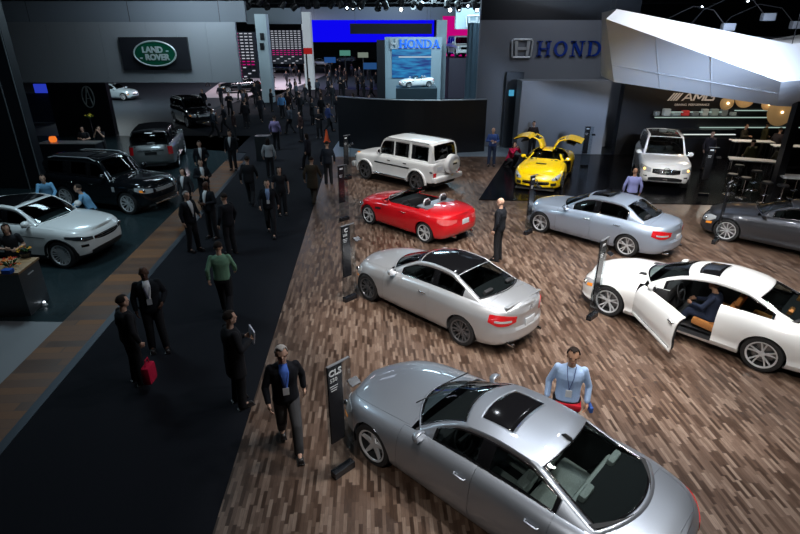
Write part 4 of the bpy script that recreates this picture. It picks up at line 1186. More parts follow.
    # shoes
    for A in (p['l'], p['r']):
        q = V(A[2]); b = B()
        add_box(b, (q.x+.06, q.y, max(.045, q.z-.045)), (.28,.095,.075), .03, (0, 0, 0), taper=(.8,.8)); add_box(b, (q.x+.06, q.y, max(.012, q.z-.078)), (.285,.10,.02), .006)
        obj('shoe', b, mat('shoe_leather', (.012,.010,.010), .35), root, smooth=50)
    sc = h/1.76; root.scale = (sc, sc, sc)
    if lift: root.location.z += lift
    return root
# ------------------------------------------------------------------ the hall
CAMH, PITCH, FPX = 5.74, math.radians(23.7), 533.
def at(px, py, Y):
    dx = (px-400)/FPX; dy = -(py-267)/FPX
    d = Vector((dx, math.cos(PITCH)+dy*math.sin(PITCH), -math.sin(PITCH)+dy*math.cos(PITCH)))
    return d*(Y/d.y)+Vector((0,0,CAMH))
def gnd(px, py, z=0.):
    dx = (px-400)/FPX; dy = -(py-267)/FPX
    d = Vector((dx, math.cos(PITCH)+dy*math.sin(PITCH), -math.sin(PITCH)+dy*math.cos(PITCH)))
    return d*((z-CAMH)/d.z)+Vector((0,0,CAMH))
def plank_mat(name, ramp, wid, ln, ang, rough=.38, gap=.5):
    m = bpy.data.materials.new(name); m.use_nodes = True; n, l, b = nodes(m)
    def math_(op, a, b_=None):
        x = n.new('ShaderNodeMath'); x.operation = op
        if isinstance(a, float): x.inputs[0].default_value = a
        else: l.new(a, x.inputs[0])
        if b_ is not None:
            if isinstance(b_, float): x.inputs[1].default_value = b_
            else: l.new(b_, x.inputs[1])
        return x.outputs[0]
    tc = n.new('ShaderNodeTexCoord'); mp = n.new('ShaderNodeMapping'); mp.inputs['Rotation'].default_value = (0,0,ang)
    l.new(tc.outputs['Object'], mp.inputs['Vector'])
    sx = n.new('ShaderNodeSeparateXYZ'); l.new(mp.outputs[0], sx.inputs[0])
    u = math_('DIVIDE', sx.outputs[0], wid); row = math_('FLOOR', u)
    wn = n.new('ShaderNodeTexWhiteNoise'); wn.noise_dimensions = '1D'; l.new(row, wn.inputs['W'])
    v = math_('ADD', math_('DIVIDE', sx.outputs[1], ln), math_('MULTIPLY', wn.outputs['Value'], 7.3)); cell = math_('FLOOR', v)
    cx = n.new('ShaderNodeCombineXYZ'); l.new(row, cx.inputs[0]); l.new(cell, cx.inputs[1])
    w2 = n.new('ShaderNodeTexWhiteNoise'); w2.noise_dimensions = '2D'; l.new(cx.outputs[0], w2.inputs['Vector'])
    cr = n.new('ShaderNodeValToRGB'); cr.color_ramp.interpolation = 'LINEAR'
    els = cr.color_ramp.elements
    for i, (p, c) in enumerate(ramp):
        e = els[i] if i < 2 else els.new(p)
        e.position = p; e.color = (*c, 1)
    gr = n.new('ShaderNodeTexNoise'); gr.inputs['Scale'].default_value = 6; gr.inputs['Detail'].default_value = 4
    mg = n.new('ShaderNodeMapping'); mg.inputs['Scale'].default_value = (9, 1.2, 1); l.new(mp.outputs[0], mg.inputs[0]); l.new(mg.outputs[0], gr.inputs['Vector'])
    fac = math_('ADD', w2.outputs['Value'], math_('MULTIPLY', math_('SUBTRACT', gr.outputs['Fac'], .5), .5))
    l.new(fac, cr.inputs[0])
    # joints
    fu = math_('FRACT', u); fv = math_('FRACT', v)
    ju = math_('LESS_THAN', math_('MINIMUM', fu, math_('SUBTRACT', 1., fu)), .03)
    jv = math_('LESS_THAN', math_('MINIMUM', fv, math_('SUBTRACT', 1., fv)), .006)
    j = math_('MULTIPLY', math_('MAXIMUM', ju, jv), gap)
    mx = n.new('ShaderNodeMix'); mx.data_type = 'RGBA'; l.new(j, mx.inputs[0]); l.new(cr.outputs[0], mx.inputs[6]); mx.inputs[7].default_value = (.02,.013,.01,1)
    l.new(mx.outputs[2], b.inputs['Base Color'])
    rr = n.new('ShaderNodeMapRange'); rr.inputs['To Min'].default_value = rough-.08; rr.inputs['To Max'].default_value = rough+.15
    l.new(w2.outputs['Value'], rr.inputs['Value']); l.new(rr.outputs[0], b.inputs['Roughness'])
    return m
def carpet_mat(name, c, sc=220, amt=.5, rough=.95):
    m = mat(name, c, rough, spec=.15); n, l, b = nodes(m)
    t = n.new('ShaderNodeTexNoise'); t.inputs['Scale'].default_value = sc; tc = n.new('ShaderNodeTexCoord'); l.new(tc.outputs['Object'], t.inputs['Vector'])
    r = n.new('ShaderNodeMix'); r.data_type = 'RGBA'; r.inputs[6].default_value = (*[x*(1-amt) for x in c], 1); r.inputs[7].default_value = (*[x*(1+amt) for x in c], 1)
    l.new(t.outputs['Fac'], r.inputs[0]); l.new(r.outputs[2], b.inputs['Base Color']); return m
WOOD = plank_mat('parquet', [(0, (.036,.020,.013)), (.3, (.072,.042,.028)), (.6, (.106,.065,.045)), (.85, (.142,.093,.066)), (1, (.185,.130,.098))], .050, .29, AR(-3.2))
TEAK = plank_mat('teak_boards', [(0, (.06,.020,.004)), (.5, (.115,.041,.008)), (1, (.185,.070,.015))], .22, 3., AR(86.8), .5)
CARPET = carpet_mat('carpet', (.0075,.0085,.012))
STANDF = carpet_mat('stand_floor', (.018,.030,.034), 3, .3, .22)
HALLF = carpet_mat('hall_floor', (.030,.036,.044), 2, .4, .4)
GREYF = mat('grey_stand_floor', (.20,.25,.30), .3)
PALEF = mat('pale_floor', (.24,.25,.26), .35)
GLOSSF = mat('gloss_black_floor', (.003,.003,.004), .2, spec=.06)
def slab(name, pts, z0, z1, m, kind='structure'):
    b = B(); 
    a = sum(pts[i][0]*pts[(i+1)%len(pts)][1]-pts[(i+1)%len(pts)][0]*pts[i][1] for i in range(len(pts)))
    if a < 0: pts = pts[::-1]
    add_prism(b, pts, z0, z1); o = obj(name, b, m)
    if kind: o['kind'] = kind
    return o
# floors
slab('floor', [(-90,-6),(90,-6),(90,140),(-90,140)], -.12, -.03, HALLF)
def ex(y): return -2.08-.056*y                                            # edge of the wood against the carpet
slab('floor_carpet', [(-5.3,-4),(ex(-4),-4),(ex(28.5),28.5),(2.5,32),(2.5,62),(-15,62),(-15,30),(-8.05,28)], -.03, .0, CARPET)
slab('floor_parquet', [(ex(-4),-4),(26,-4),(26,27.0),(ex(27.0),27.0)], -.03, .004, WOOD)
slab('floor_grey', [(ex(27.0),27.0),(7,27.0),(7,40),(-3.2,40),(-3.6,30)], -.03, .003, GREYF)
slab('floor_platform', [(2.95,19.3),(5.6,27.4),(26,27.4),(26,18.1),(14.4,18.45)], -.01, .03, GLOSSF)
def sx(y): return -5.62-.078*y
slab('floor_stand', [(-40,-4),(sx(-4)-.9,-4),(sx(33)-.9,33),(-40,33)], -.03, .0, STANDF)
slab('floor_boards', [(sx(-4)-.9,-4),(sx(-4),-4),(sx(26),26),(sx(26)-.9,26)], -.03, .006, TEAK)
slab('trim_1', [(sx(-4),-4),(sx(-4)+.16,-4),(sx(26)+.16,26),(sx(26),26)], -.03, .008, mat('edge_strip',(.05,.06,.075),.35,.5))
slab('floor_pale', [(-20,4.5),(sx(4.5)-.9,4.5),(sx(10.1)-.9,10.1),(-8.9,10.15),(-20,10.15)], -.02, .004, PALEF)
# shell
DARKW = mat('dark_wall', (.006,.0065,.008), .8); CEIL = mat('ceiling_black', (.006,.007,.009), .9)
slab('wall_back', [(-90,139),(90,139),(90,140),(-90,140)], -.1, 14, DARKW)
slab('wall_left', [(-90,-6),(-89,-6),(-89,140),(-90,140)], -.1, 14, DARKW)
slab('wall_right', [(89,-6),(90,-6),(90,140),(89,140)], -.1, 14, DARKW)
slab('wall_front', [(-90,-7),(90,-7),(90,-6),(-90,-6)], -.1, 14, DARKW)
slab('ceiling', [(-90,-7),(90,-7),(90,140),(-90,140)], 14, 14.2, CEIL)
def wallY(name, p0, p1, Y, m, depth=.3, label=None, cat=None, parent=None, kind=None, z0=None):
    """upright panel spanning pixel corners p0 (top left) and p1 (bottom right) at distance Y"""
    pm = (p0[1]+p1[1])/2; a, c = at(p0[0], pm, Y), at(p1[0], pm, Y); a.z = at(*p0, Y).z; c.z = at(*p1, Y).z; zb = c.z if z0 is None else z0
    o = boxm(name, ((a.x+c.x)/2, Y+depth/2, (a.z+zb)/2), (abs(c.x-a.x), depth, abs(a.z-zb)), m, parent)
    if label: tag(o, label, cat)
    if kind: o['kind'] = kind
    return o
GREYW = mat('grey_wall', (.16,.175,.205), .55); SILVW = mat('silver_panel', (.20,.21,.235), .5, .2); BLKW = mat('black_wall', (.008,.009,.012), .35)
SLATE = mat('slate_wall', (.10,.12,.14), .6); LPANEL = mat('brushed_panel', (.22,.24,.26), .45, .4)
# --- black curved wall behind the boxy off-roader
b = B(); V = []; n_ = 24
for i in range(n_+1):
    t = i/n_; x = -3.35+7.8*t; y = 29.6-1.3*t-1.1*math.sin(PI*t)
    V.append((x, y))
bb = V+[(x, y+.25) for x, y in V[::-1]]
add_prism(b, bb, 0, 2.62); cw = tag(obj('curved_wall', b, BLKW), 'long low curved black wall behind the boxy white off-roader', 'wall')
b = B(); add_prism(b, [(x, y-.03) for x, y in V]+[(x, y+.28) for x, y in V[::-1]], 2.62, 2.66); obj('wall_cap', b, mat('cap_grey', (.2,.22,.25), .4), cw)
# --- grey wall with the big letters
g0 = empty('sign_wall', (7.8,29.6,0)); tag(g0, 'tall grey wall with the large blue HONDA letters and chrome H emblem', 'wall')
def sub(o, root): o.parent = root; o.location = o.location-root.location; return o
a = at(481,20,29.6); c_ = at(640,20,29.6)
b = B(); add_box(b, ((a.x+c_.x)/2, 29.85, a.z/2), (c_.x-a.x, .5, a.z)); sub(obj('panel', b, GREYW), g0)
b = B(); add_box(b, ((a.x+c_.x)/2, 29.95, a.z+1.0), (c_.x-a.x, .5, 2.)); sub(obj('dark_header', b, BLKW), g0)
BLUEL = mat('letter_blue', (.006,.035,.26), .25, coat=.5)
def slab_letter(ch, w=.72, h=.74, t=.15, d=.08):
    """slab-serif capital drawn with bars; x right, z up"""
    b = B(); s = .055
    def bar(x0, x1, z0, z1): add_box(b, ((x0+x1)/2, 0, (z0+z1)/2), (x1-x0, d, z1-z0))
    def ser(x): bar(x-t*.95, x+t*.95, 0, s); bar(x-t*.95, x+t*.95, h-s, h)
    def ell(cx, cz, rx, rz, a0, a1, n=20):
        R = []
        for i in range(n+1):
            a_ = a0+(a1-a0)*i/n; 
            R.append([b.verts.new((cx+(rx-q*t)*math.cos(a_), y, cz+(rz-q*s*1.6)*math.sin(a_))) for q, y in ((0,-d/2),(1,-d/2),(1,d/2),(0,d/2))])
        for i in range(n):
            for k in range(4): b.faces.new((R[i][k], R[i][(k+1)%4], R[i+1][(k+1)%4], R[i+1][k]))
    def diag(x0, z0, x1, z1, tt):
        v = [b.verts.new(p) for p in [(x0-tt/2,-d/2,z0),(x0+tt/2,-d/2,z0),(x1+tt/2,-d/2,z1),(x1-tt/2,-d/2,z1),(x0-tt/2,d/2,z0),(x0+tt/2,d/2,z0),(x1+tt/2,d/2,z1),(x1-tt/2,d/2,z1)]]
        for f in ((0,1,2,3),(7,6,5,4),(0,4,5,1),(1,5,6,2),(2,6,7,3),(3,7,4,0)): b.faces.new([v[i] for i in f])
    l, r = .14, w-.14
    if ch == 'H': bar(l-t/2, l+t/2, 0, h); bar(r-t/2, r+t/2, 0, h); bar(l, r, h/2-s*.7, h/2+s*.7); ser(l); ser(r)
    if ch == 'O': ell(w/2, h/2, w/2-.01, h/2, 0, 2*PI, 32)
    if ch == 'N': bar(l-.04, l+.04, 0, h); bar(r-.04, r+.04, 0, h); diag(l, h, r, 0, t*1.1); ser(l); bar(r-t*.95, r+t*.95, h-s, h)
    if ch == 'D': bar(l-t/2, l+t/2, 0, h); bar(l-t*.95, w*.5, 0, s); bar(l-t*.95, w*.5, h-s, h); ell(w*.45, h/2, w*.53, h/2, -PI/2, PI/2)
    if ch == 'A': diag(.10, 0, w/2, h, .06); diag(w-.14, 0, w/2, h, t); bar(.2, w-.22, h*.28, h*.28+s); bar(0, .22, 0, s); bar(w-.30, w, 0, s)
    bmesh.ops.recalc_face_normals(b, faces=b.faces)
    return b
def h_emblem(root, c, w, h, m, d=.06):
    b = B(); t = w*.10
    q = [(-w/2*.92,-h/2),(w/2*.92,-h/2),(w/2,h/2),(-w/2,h/2)]
    add_tube(b, [(x,0,z) for x, z in [(-w*.40,-h/2),(w*.40,-h/2),(w*.46,-h*.42),(w*.5,h*.40),(w*.44,h/2),(-w*.44,h/2),(-w*.5,h*.40),(-w*.46,-h*.42),(-w*.40,-h/2)]], t*.5, 6, False)
    for sg in (1,-1):
        v = [b.verts.new((sg*x, y, z)) for y in (-d/2, d/2) for x, z in ((.20*w,-.42*h),(.32*w,-.42*h),(.38*w,.42*h),(.22*w,.42*h))]
        for f in ((0,1,2,3),(7,6,5,4),(0,4,5,1),(1,5,6,2),(2,6,7,3),(3,7,4,0)): b.faces.new([v[i] for i in f])
    add_box(b, (0,0,0), (.46*w, d, .16*h)); bmesh.ops.recalc_face_normals(b, faces=b.faces)
    o = obj('emblem', b, m, root); o.location = Vector(c)-root.location; return o
z0 = at(560,56.5,29.5).z; x0 = at(537,48,29.5).x
for i, ch in enumerate('HONDA'):
    o = obj('letter', slab_letter(ch), BLUEL, g0); o.location = Vector((x0+i*.86, 29.52, z0))-g0.location; o.name = 'letter'
p = at(522,48.5,29.5); h_emblem(g0, p, 1.05, .85, mat('emblem_silver', (.5,.52,.54), .4, .3))
# silver panel block in front of that wall
sb = wallY('silver_panel', (519,81), (606,158), 27.6, SILVW, 1.2, 'plain silver-grey panel block between the yellow car and the letter wall', 'panel', z0=0.)
wallY('recess_panel', (504,72), (521,150), 29.3, mat('recess', (.03,.04,.055), .4), .25, 'dark recessed doorway panel left of the silver block', 'panel', z0=0.)
bl = wallY('small_screen', (509,90), (514,96), 29.2, glow('cyan_screen', (.1,.5,.8), .6), .05, 'tiny cyan screen in the dark recess', 'screen')
# --- white angular canopy
CAN = mat('canopy_white', (.62,.64,.68), .6)
cv = [at(606,19,19.), at(781,82,16.6), at(617,9,19.8), at(792,44,18.6), at(614,82,21.6), at(777,106,19.2), at(930,70,17.2), at(930,22,19.2), at(930,112,19.8)]
back = [Vector((v.x+.6, v.y+3.2, v.z)) for v in (cv[2], cv[3], cv[4], cv[5], cv[7], cv[8])]
Vc = [tuple(v) for v in cv]+[tuple(v) for v in back]
Fc = [(0,1,3,2),(0,4,5,1),(1,6,7,3),(1,5,8,6),(2,3,10,9),(3,7,13,10),(4,11,12,5),(5,12,14,8),(0,2,9,11,4),(9,10,12,11),(10,13,14,12),(6,8,14,13,7)]
F2c = Fc[4:]
for q4 in Fc[:4]:
    A_, B_, C_, D_ = [Vector(Vc[k]) for k in q4]; base = len(Vc); N = 10
    for i in range(N+1):
        for j in range(N+1):
            u, v = i/N, j/N; Vc.append(tuple(A_*(1-u)*(1-v)+B_*u*(1-v)+C_*u*v+D_*(1-u)*v))
    F2c += grid_faces(N+1, N+1, base)
bc = B(); vv_ = [bc.verts.new(p) for p in Vc]
for f in F2c: bc.faces.new([vv_[k] for k in f])
bmesh.ops.remove_doubles(bc, verts=bc.verts, dist=1e-3); bmesh.ops.recalc_face_normals(bc, faces=bc.faces)
cn = obj('canopy', bc, CAN, smooth=14); tag(cn, 'large white faceted canopy hanging over the lounge at upper right', 'canopy')
for (p0, p1) in (((0,4),(1,5)), ):
    for t in (.30, .62):
        a_ = cv[0].lerp(cv[1], t); b_ = cv[4].lerp(cv[5], t); b = B(); add_tube(b, [a_+Vector((0,-.01,0)), b_+Vector((0,-.01,0))], .008, 4); obj('panel_joint', b, mat('joint_grey', (.4,.42,.45), .6), cn)
b = B(); add_tube(b, [cv[0].lerp(cv[4], .7), cv[1].lerp(cv[5], .45)], .008, 4); obj('panel_joint', b, MATS['joint_grey'], cn)
# --- black lounge under it
lw = slab('wall_lounge', [(11.0,27.4),(28,27.4),(28,27.9),(11.0,27.9)], 0, 5.6, BLKW)
slab('wall_lounge_side', [(10.85,22.6),(11.0,22.6),(11.0,27.9),(10.85,27.9)], 3.6, 5.6, BLKW)
slab('ceiling_lounge', [(10.6,22.),(28,22.),(28,27.9),(10.6,27.9)], 5.4, 5.6, BLKW)
sg = empty('lettering', (at(690,97,27.3).x, 27.36, at(690,97,27.3).z)); tag(sg, 'pale AMG lettering with slanted bars on the black lounge wall', 'sign')
PALE = mat('pale_letter', (.55,.50,.46), .4, .3, emit=(.8,.7,.62), estr=.18)
def stroke_word(name, strokes, m, root, loc, sk=.22):
    b = B()
    for (xa, za, xb, zb_, tw) in strokes:
        xa += za*sk; xb += zb_*sk
        if abs(za-zb_) < .01: q = [(xa,za-tw/2),(xb,za-tw/2),(xb,za+tw/2),(xa,za+tw/2)]
        else: q = [(xa-tw/2,za),(xa+tw/2,za),(xb+tw/2,zb_),(xb-tw/2,zb_)]
        v = [b.verts.new((x, y, z)) for y in (0,.02) for x, z in q]
        for f in ((0,1,2,3),(7,6,5,4),(0,4,5,1),(1,5,6,2),(2,6,7,3),(3,7,4,0)): b.faces.new([v[k] for k in f])
    bmesh.ops.recalc_face_normals(b, faces=b.faces); return obj(name, b, m, root, loc)
stroke_word('letter_a', [(0,0,.24,.36,.08),(.46,0,.24,.36,.08),(.12,.12,.36,.12,.06)], PALE, sg, (-.32,0,-.18))
stroke_word('letter_m', [(0,0,0,.36,.09),(.02,.36,.22,.08,.09),(.42,.36,.22,.08,.09),(.44,0,.44,.36,.09)], PALE, sg, (.24,0,-.18))
stroke_word('letter_g', [(0,0,0,.36,.09),(0,.03,.42,.03,.07),(0,.33,.42,.33,.07),(.40,.03,.40,.2,.08),(.22,.19,.42,.19,.06)], PALE, sg, (.80,0,-.18))
b = B()
for i in range(4):
    x = -1.05+i*.13; v = [b.verts.new(q) for q in ((x,0,-.18),(x+.08,0,-.18),(x+.34,0,.18),(x+.26,0,.18),(x,.02,-.18),(x+.08,.02,-.18),(x+.34,.02,.18),(x+.26,.02,.18))]
    for f in ((0,1,2,3),(7,6,5,4),(0,4,5,1),(1,5,6,2),(2,6,7,3),(3,7,4,0)): b.faces.new([v[k] for k in f])
obj('slanted_bars', b, PALE, sg)
obj('letters', text_mesh('DRIVING', .15, .008), PALE, sg, (-.35,0,-.38), (PI/2,0,0)); obj('letters', text_mesh('PERFORMANCE', .15, .008), PALE, sg, (.55,0,-.38), (PI/2,0,0))
LINEG = glow('shelf_light', (.55,.75,.66), .55); LINEW = glow('shelf_light_white', (.8,.9,.85), .9)
for i, (p0, p1, Y) in enumerate((((655,117),(770,118),26.6), ((664,111),(722,113),27.0), ((700,127),(800,128),27.2), ((668,134),(735,135),26.6), ((735,110),(780,111),27.2))):
    a_, b_ = at(*p0, Y), at(*p1, Y); b = B(); add_box(b, ((a_.x+b_.x)/2, Y, (a_.z+b_.z)/2), (b_.x-a_.x, .10, .035)); 
    tag(obj('light_strip', b, LINEW if i == 3 else LINEG), ['thin green-white light strip high on the lounge wall', 'short light strip just under the pale lettering', 'light strip at right of the lounge wall behind the pendants', 'brightest light strip, lowest on the lounge wall', 'short light strip beside the pendant discs'][i], 'light')
sh = empty('back_bar', (at(690,130,27.2).x, 27.2, 0)); tag(sh, 'low back bar shelf with red and grey goods on the lounge wall', 'shelf')
for k, z in enumerate((1.35, 2.0)): boxm('shelf_board', (0,-.2,z), (4.2,.35,.04), BLKW, sh)
boxm('counter', (0,-.35,.5), (4.4,.6,1.0), BLKW, sh)
cl = [(.45,.03,.03),(.2,.25,.24),(.3,.33,.32),(.12,.14,.14)]
rn = random.Random(3)
for k in range(9):
    h = rn.uniform(.16,.34); ci = 0 if k == 3 else rn.randint(1,3)
    b = B(); add_box(b, (0,0,h/2), (rn.uniform(.22,.42),.22,h), .03); o = obj('display_case', b, mat('goods%d' % ci, cl[ci], .4, emit=cl[ci], estr=.25), None, (sh.location.x-1.9+k*.47, 27.05, 2.02)); 
    tag(o, 'red display case on the back bar shelf' if ci == 0 else 'grey display case in the row on the back bar shelf', 'display case', 'display cases on the back bar' if ci else None)
# pendants
GOLD = mat('pendant_gold', (.55,.36,.15), .5, emit=(1,.6,.25), estr=.12)
for i, (px, py, r, Y) in enumerate(((727,103,.30,24.0),(746,97,.46,24.3),(768,104,.28,24.2),(781,112,.58,23.2),(803,103,.46,24.2))):
    p = at(px, py, Y); b = B()
    add_lathe(b, [(.001,.05),(r*.6,.07),(r*.95,.03),(r,0),(r*.95,-.03),(r*.6,-.07),(.001,-.05)], 36, 'y')
    o = obj('shade', b, GOLD, None, smooth=50); root = empty('pendant_lamp', p); o.parent = root
    tag(root, ['small round golden pendant nearest the lettering', 'large round golden pendant, second from the lettering', 'small golden pendant between two large ones', 'largest golden disc pendant beside the black post', 'golden disc pendant cut off by the right edge'][i], 'lamp')
    b = B(); bmesh.ops.create_uvsphere(b, u_segments=12, v_segments=8, radius=.045, matrix=Matrix.Translation((0,-.09,0))); obj('bulb', b, glow('bulb_warm', (1,.75,.45), 6), root)
    b = B(); add_tube(b, [(0,0,r),(0,0,5.4-p.z)], .01, 5); obj('cord', b, BLACKP, root)
pc = at(770,204,18.8); b = B(); add_box(b, (pc.x, pc.y, 2.1), (.26,.26,4.2)); tag(obj('support_post', b, BLKW), 'black square post holding the canopy beside the bar tables', 'post')
# bar tables and stools
TOPW = mat('table_top', (.62,.62,.62), .35)
def bar_table(cx, cy, rz, L_, W_, label):
    t = empty('bar_table', (cx, cy, .03), rz); tag(t, label, 'table')
    b = B(); add_box(b, (0,0,1.06), (L_,W_,.05), .01); obj('table_top', b, TOPW, t)
    for sx_ in (-1,1):
        for sy_ in (-1,1):
            b = B(); add_tube(b, [(sx_*(L_/2-.12), sy_*(W_/2-.1), 0), (sx_*(L_/2-.12), sy_*(W_/2-.1), 1.04)], .018, 8); obj('leg', b, CHROME, t)
    return t
def stool(cx, cy, label, grp):
    t = empty('bar_stool', (cx, cy, .03), 0); tag(t, label, 'stool', grp)
    b = B(); add_lathe(b, [(.001,.80),(.17,.80),(.19,.77),(.19,.74),(.17,.72),(.001,.72)], 20); obj('seat', b, SEATB, t, smooth=40)
    b = B(); add_tube(b, [(0,0,.72),(0,0,.03)], .022, 8); obj('column', b, CHROME, t)
    b = B(); add_lathe(b, [(.001,.04),(.19,.02),(.20,0),(.001,0)], 20); obj('base', b, CHROME, t, smooth=40)
    b = B(); pts = [(.13*math.cos(a_), .13*math.sin(a_), .30) for a_ in np.linspace(0, 2*PI, 17)]; add_tube(b, pts, .01, 6, False); obj('foot_ring', b, CHROME, t)
    return t
def gz(px, py, z): g_ = gnd(px, py, z); return g_.x, g_.y
x_, y_ = gz(756,160,1.1); bar_table(x_, y_, AR(-24), 1.9, .62, 'white-topped high bar table beside the black post')
x_, y_ = gz(806,177,1.1); bar_table(x_, y_, AR(-14), 1.6, .62, 'white-topped bar table cut off by the right edge, nearer than the others')
x_, y_ = gz(752,141,1.1); bar_table(x_, y_, AR(-10), 1.8, .6, 'white-topped bar table at the back of the lounge under the pendants')
x_, y_ = gz(795,146,1.1); bar_table(x_, y_, AR(-10), 1.8, .6, 'white-topped bar table at the back right of the lounge')
s0 = None
for i, (px, py) in enumerate(((728,194),(741,198),(752,190),(735,184),(777,206),(762,203),(792,198))):
    x_, y_ = gz(px, py, .03)
    if i == 0: s0 = stool(x_, y_, 'chrome bar stool with round black seat by the lounge tables', 'bar stools around the lounge tables')
    else: copy_tree(s0, (x_, y_, .03))
# --- signs beside the cars
ACR = glass('acrylic', (.84,.88,.90), .5); SIGNB = mat('sign_black', (.012,.013,.016), .25)
def info_sign(x, y, label, text=None, sub=None, rz=AR(45), arm=True):
    t = empty('info_sign', (x, y, 0), rz); tag(t, label, 'sign')
    b = B(); add_box(b, (0,0,.06), (.36,.11,.115), .008); obj('foot', b, SIGNB, t)
    b = B(); add_box(b, (.0,.0,.99), (.42,.012,1.74)); obj('acrylic_sheet', b, ACR, t)
    b = B(); add_box(b, (-.07,-.02,1.25), (.23,.03,1.22), .004); pn = obj('panel', b, SIGNB, t)
    b = B(); add_box(b, (-.0,-.015,1.865), (.36,.035,.014)); obj('cap', b, mat('sign_cap', (.22,.23,.25), .4, .3), t)
    LT = mat('sign_letter', (.7,.72,.75), .4)
    if text: obj('lettering', text_mesh(text, .125, .003, .003), LT, pn, (-.07,-.038,1.755), (PI/2,0,0))
    if sub:
        obj('lettering', text_mesh(sub, .08, .002), LT, pn, (-.10,-.038,1.65), (PI/2,0,0))
    if not text:
        b = B(); add_box(b, (-.07,-.037,1.76), (.12,.004,.05)); obj('lettering', b, LT, pn)
    for k in range(3):
        b = B(); add_box(b, (-.10,-.037,1.56-.035*k), (.13-.02*k,.003,.008)); obj('small_print', b, LT, pn)
    if arm: b = B(); add_box(b, (.20,-.08,1.50), (.16,.12,.02), .004, (AR(25),0,0)); obj('reader_plate', b, SIGNB, t)
    return t
info_sign(-.81,5.79,'black upright CLS information sign in front of the nearest grey car','CLS','550')
info_sign(-1.17,11.15,'black upright information sign left of the silver coupe','C','250')
info_sign(-1.86,16.95,'black upright information sign left of the red roadster')
info_sign(-2.22,22.4,'black upright information sign left of the boxy white off-roader')
info_sign(4.22,10.28,'black upright information sign in front of the white coupe with open door')
info_sign(3.99,15.64,'black upright information sign at the nose of the pale blue saloon')
info_sign(9.4,14.86,'black upright information sign before the dark grey coupe')
q = gnd(584,167); info_sign(q.x, q.y, 'black information sign standing right of the yellow car', rz=0)
q = gnd(703,196); info_sign(q.x, q.y, 'black information sign standing right of the white SUV', rz=AR(-10))
# ------------------------------------------------------------------ left stands
Rn = random.Random(11)
lr = empty('fascia', (at(123,50,30).x, 30., 0)); tag(lr, 'long grey metal fascia carrying the green oval LAND ROVER sign', 'fascia')
def subw(name, p0, p1, Y, m, root, depth=.3, z0=None):
    o = wallY(name, p0, p1, Y, m, depth, z0=z0); o.parent = root; me = o.data; me.transform(Matrix.Translation(-root.location)); return o
pm_ = LPANEL
for i, (x0, x1) in enumerate(((8,52),(52,80),(80,104),(104,150),(150,180),(180,209),(209,238))):
    subw('metal_panel', (x0+.08,22), (x1-.08,82.5), 30., LPANEL, lr, .25)
a_ = at(118,37,29.9); c_ = at(188,70,29.9)
sp_ = subw('sign_board', (121,37), (189,70), 29.85, BLKW, lr, .12)
ct = (at(121,37,29.8)+at(189,70,29.8))/2
GREEN = mat('sign_green', (.0,.040,.020), .3, emit=(0,.25,.12), estr=.0); SILV = mat('sign_silver', (.26,.31,.31), .35, .2)
b = B(); add_lathe(b, [(.001,-.04),(1.0,-.04),(1.0,.0),(.001,0)], 48, 'y'); 
for v in b.verts: v.co = Vector((v.co.x*1.08, v.co.y, v.co.z*.60))
o = obj('oval', b, GREEN, sp_); o.location = ct-lr.location+Vector((0,-.02,0))
b = B(); add_tube(b, [(1.08*math.cos(t), 0, .60*math.sin(t)) for t in np.linspace(0, 2*PI, 41)], .045, 6, False); o = obj('oval_rim', b, SILV, sp_); o.location = ct-lr.location+Vector((0,-.05,0))
for s_, dx, dz in (('LAND',-.10,.18), ('ROVER',.10,-.18), ('-',.66,.16), ('-',-.74,-.18)):
    o = obj('lettering', text_mesh(s_, .40, .01, .018), SILV, sp_, ct-lr.location+Vector((dx,-.08,dz)), (PI/2,0,0))
tag(wallY('upper_fascia', (-20,1), (245,22), 31., SLATE, .3), 'plain slate blue band above the grey metal fascia', 'fascia')
tag(wallY('upper_fascia', (246,8), (301,24), 53., SLATE, .3), 'slate blue band above the magenta and white display walls', 'fascia')
TX = at(22,100,21).x
# black tower at the far left
b = B(); add_prism(b, [(-30,21.5),(TX,20.9),(TX,21.3),(-30,22)], 0, 7.2); tw = tag(obj('stand_wall', b, BLKW), 'black wall rising at the far left edge of the view', 'wall')
for dx in (0, -.55):
    b = B(); add_box(b, (TX-.03+dx,20.86-dx*.04+.02,3.6), (.03,.03,7.2)); obj('edge_strip', b, mat('edge_grey',(.12,.13,.14),.4), tw)
# black wall with the oval caliper logo
aw = wallY('logo_wall', (54,83), (112,150), 33., BLKW, .4, 'black wall with the silver caliper A logo, behind the reception desk', 'wall', z0=0.)
lc = at(88,97,32.9); b = B()
add_tube(b, [(.34*math.cos(t), 0, .60*math.sin(t)) for t in np.linspace(0, 2*PI, 33)], .035, 6, False)
add_tube(b, [(-.20,0,-.46),(-.03,0,.42),(-.02,0,.55)], .035, 6); add_tube(b, [(.20,0,-.46),(.03,0,.42),(.02,0,.55)], .035, 6); add_tube(b, [(-.10,0,-.08),(.10,0,-.08)], .025, 6)
o = obj('logo', b, SILV, aw, tuple(lc))
o.matrix_parent_inverse = Matrix.Identity(4)
tag(wallY('video_screen', (34,84), (54,93), 38., glow('blue_dim', (.02,.04,.45), .9), .1), 'dim blue video screen at far left under the fascia', 'screen')
tag(wallY('lower_screen_panel', (30,93), (56,132), 38.2, mat('navy_panel', (.02,.03,.06), .5), .1, z0=0.), 'dark navy panel under the dim blue screen', 'panel')
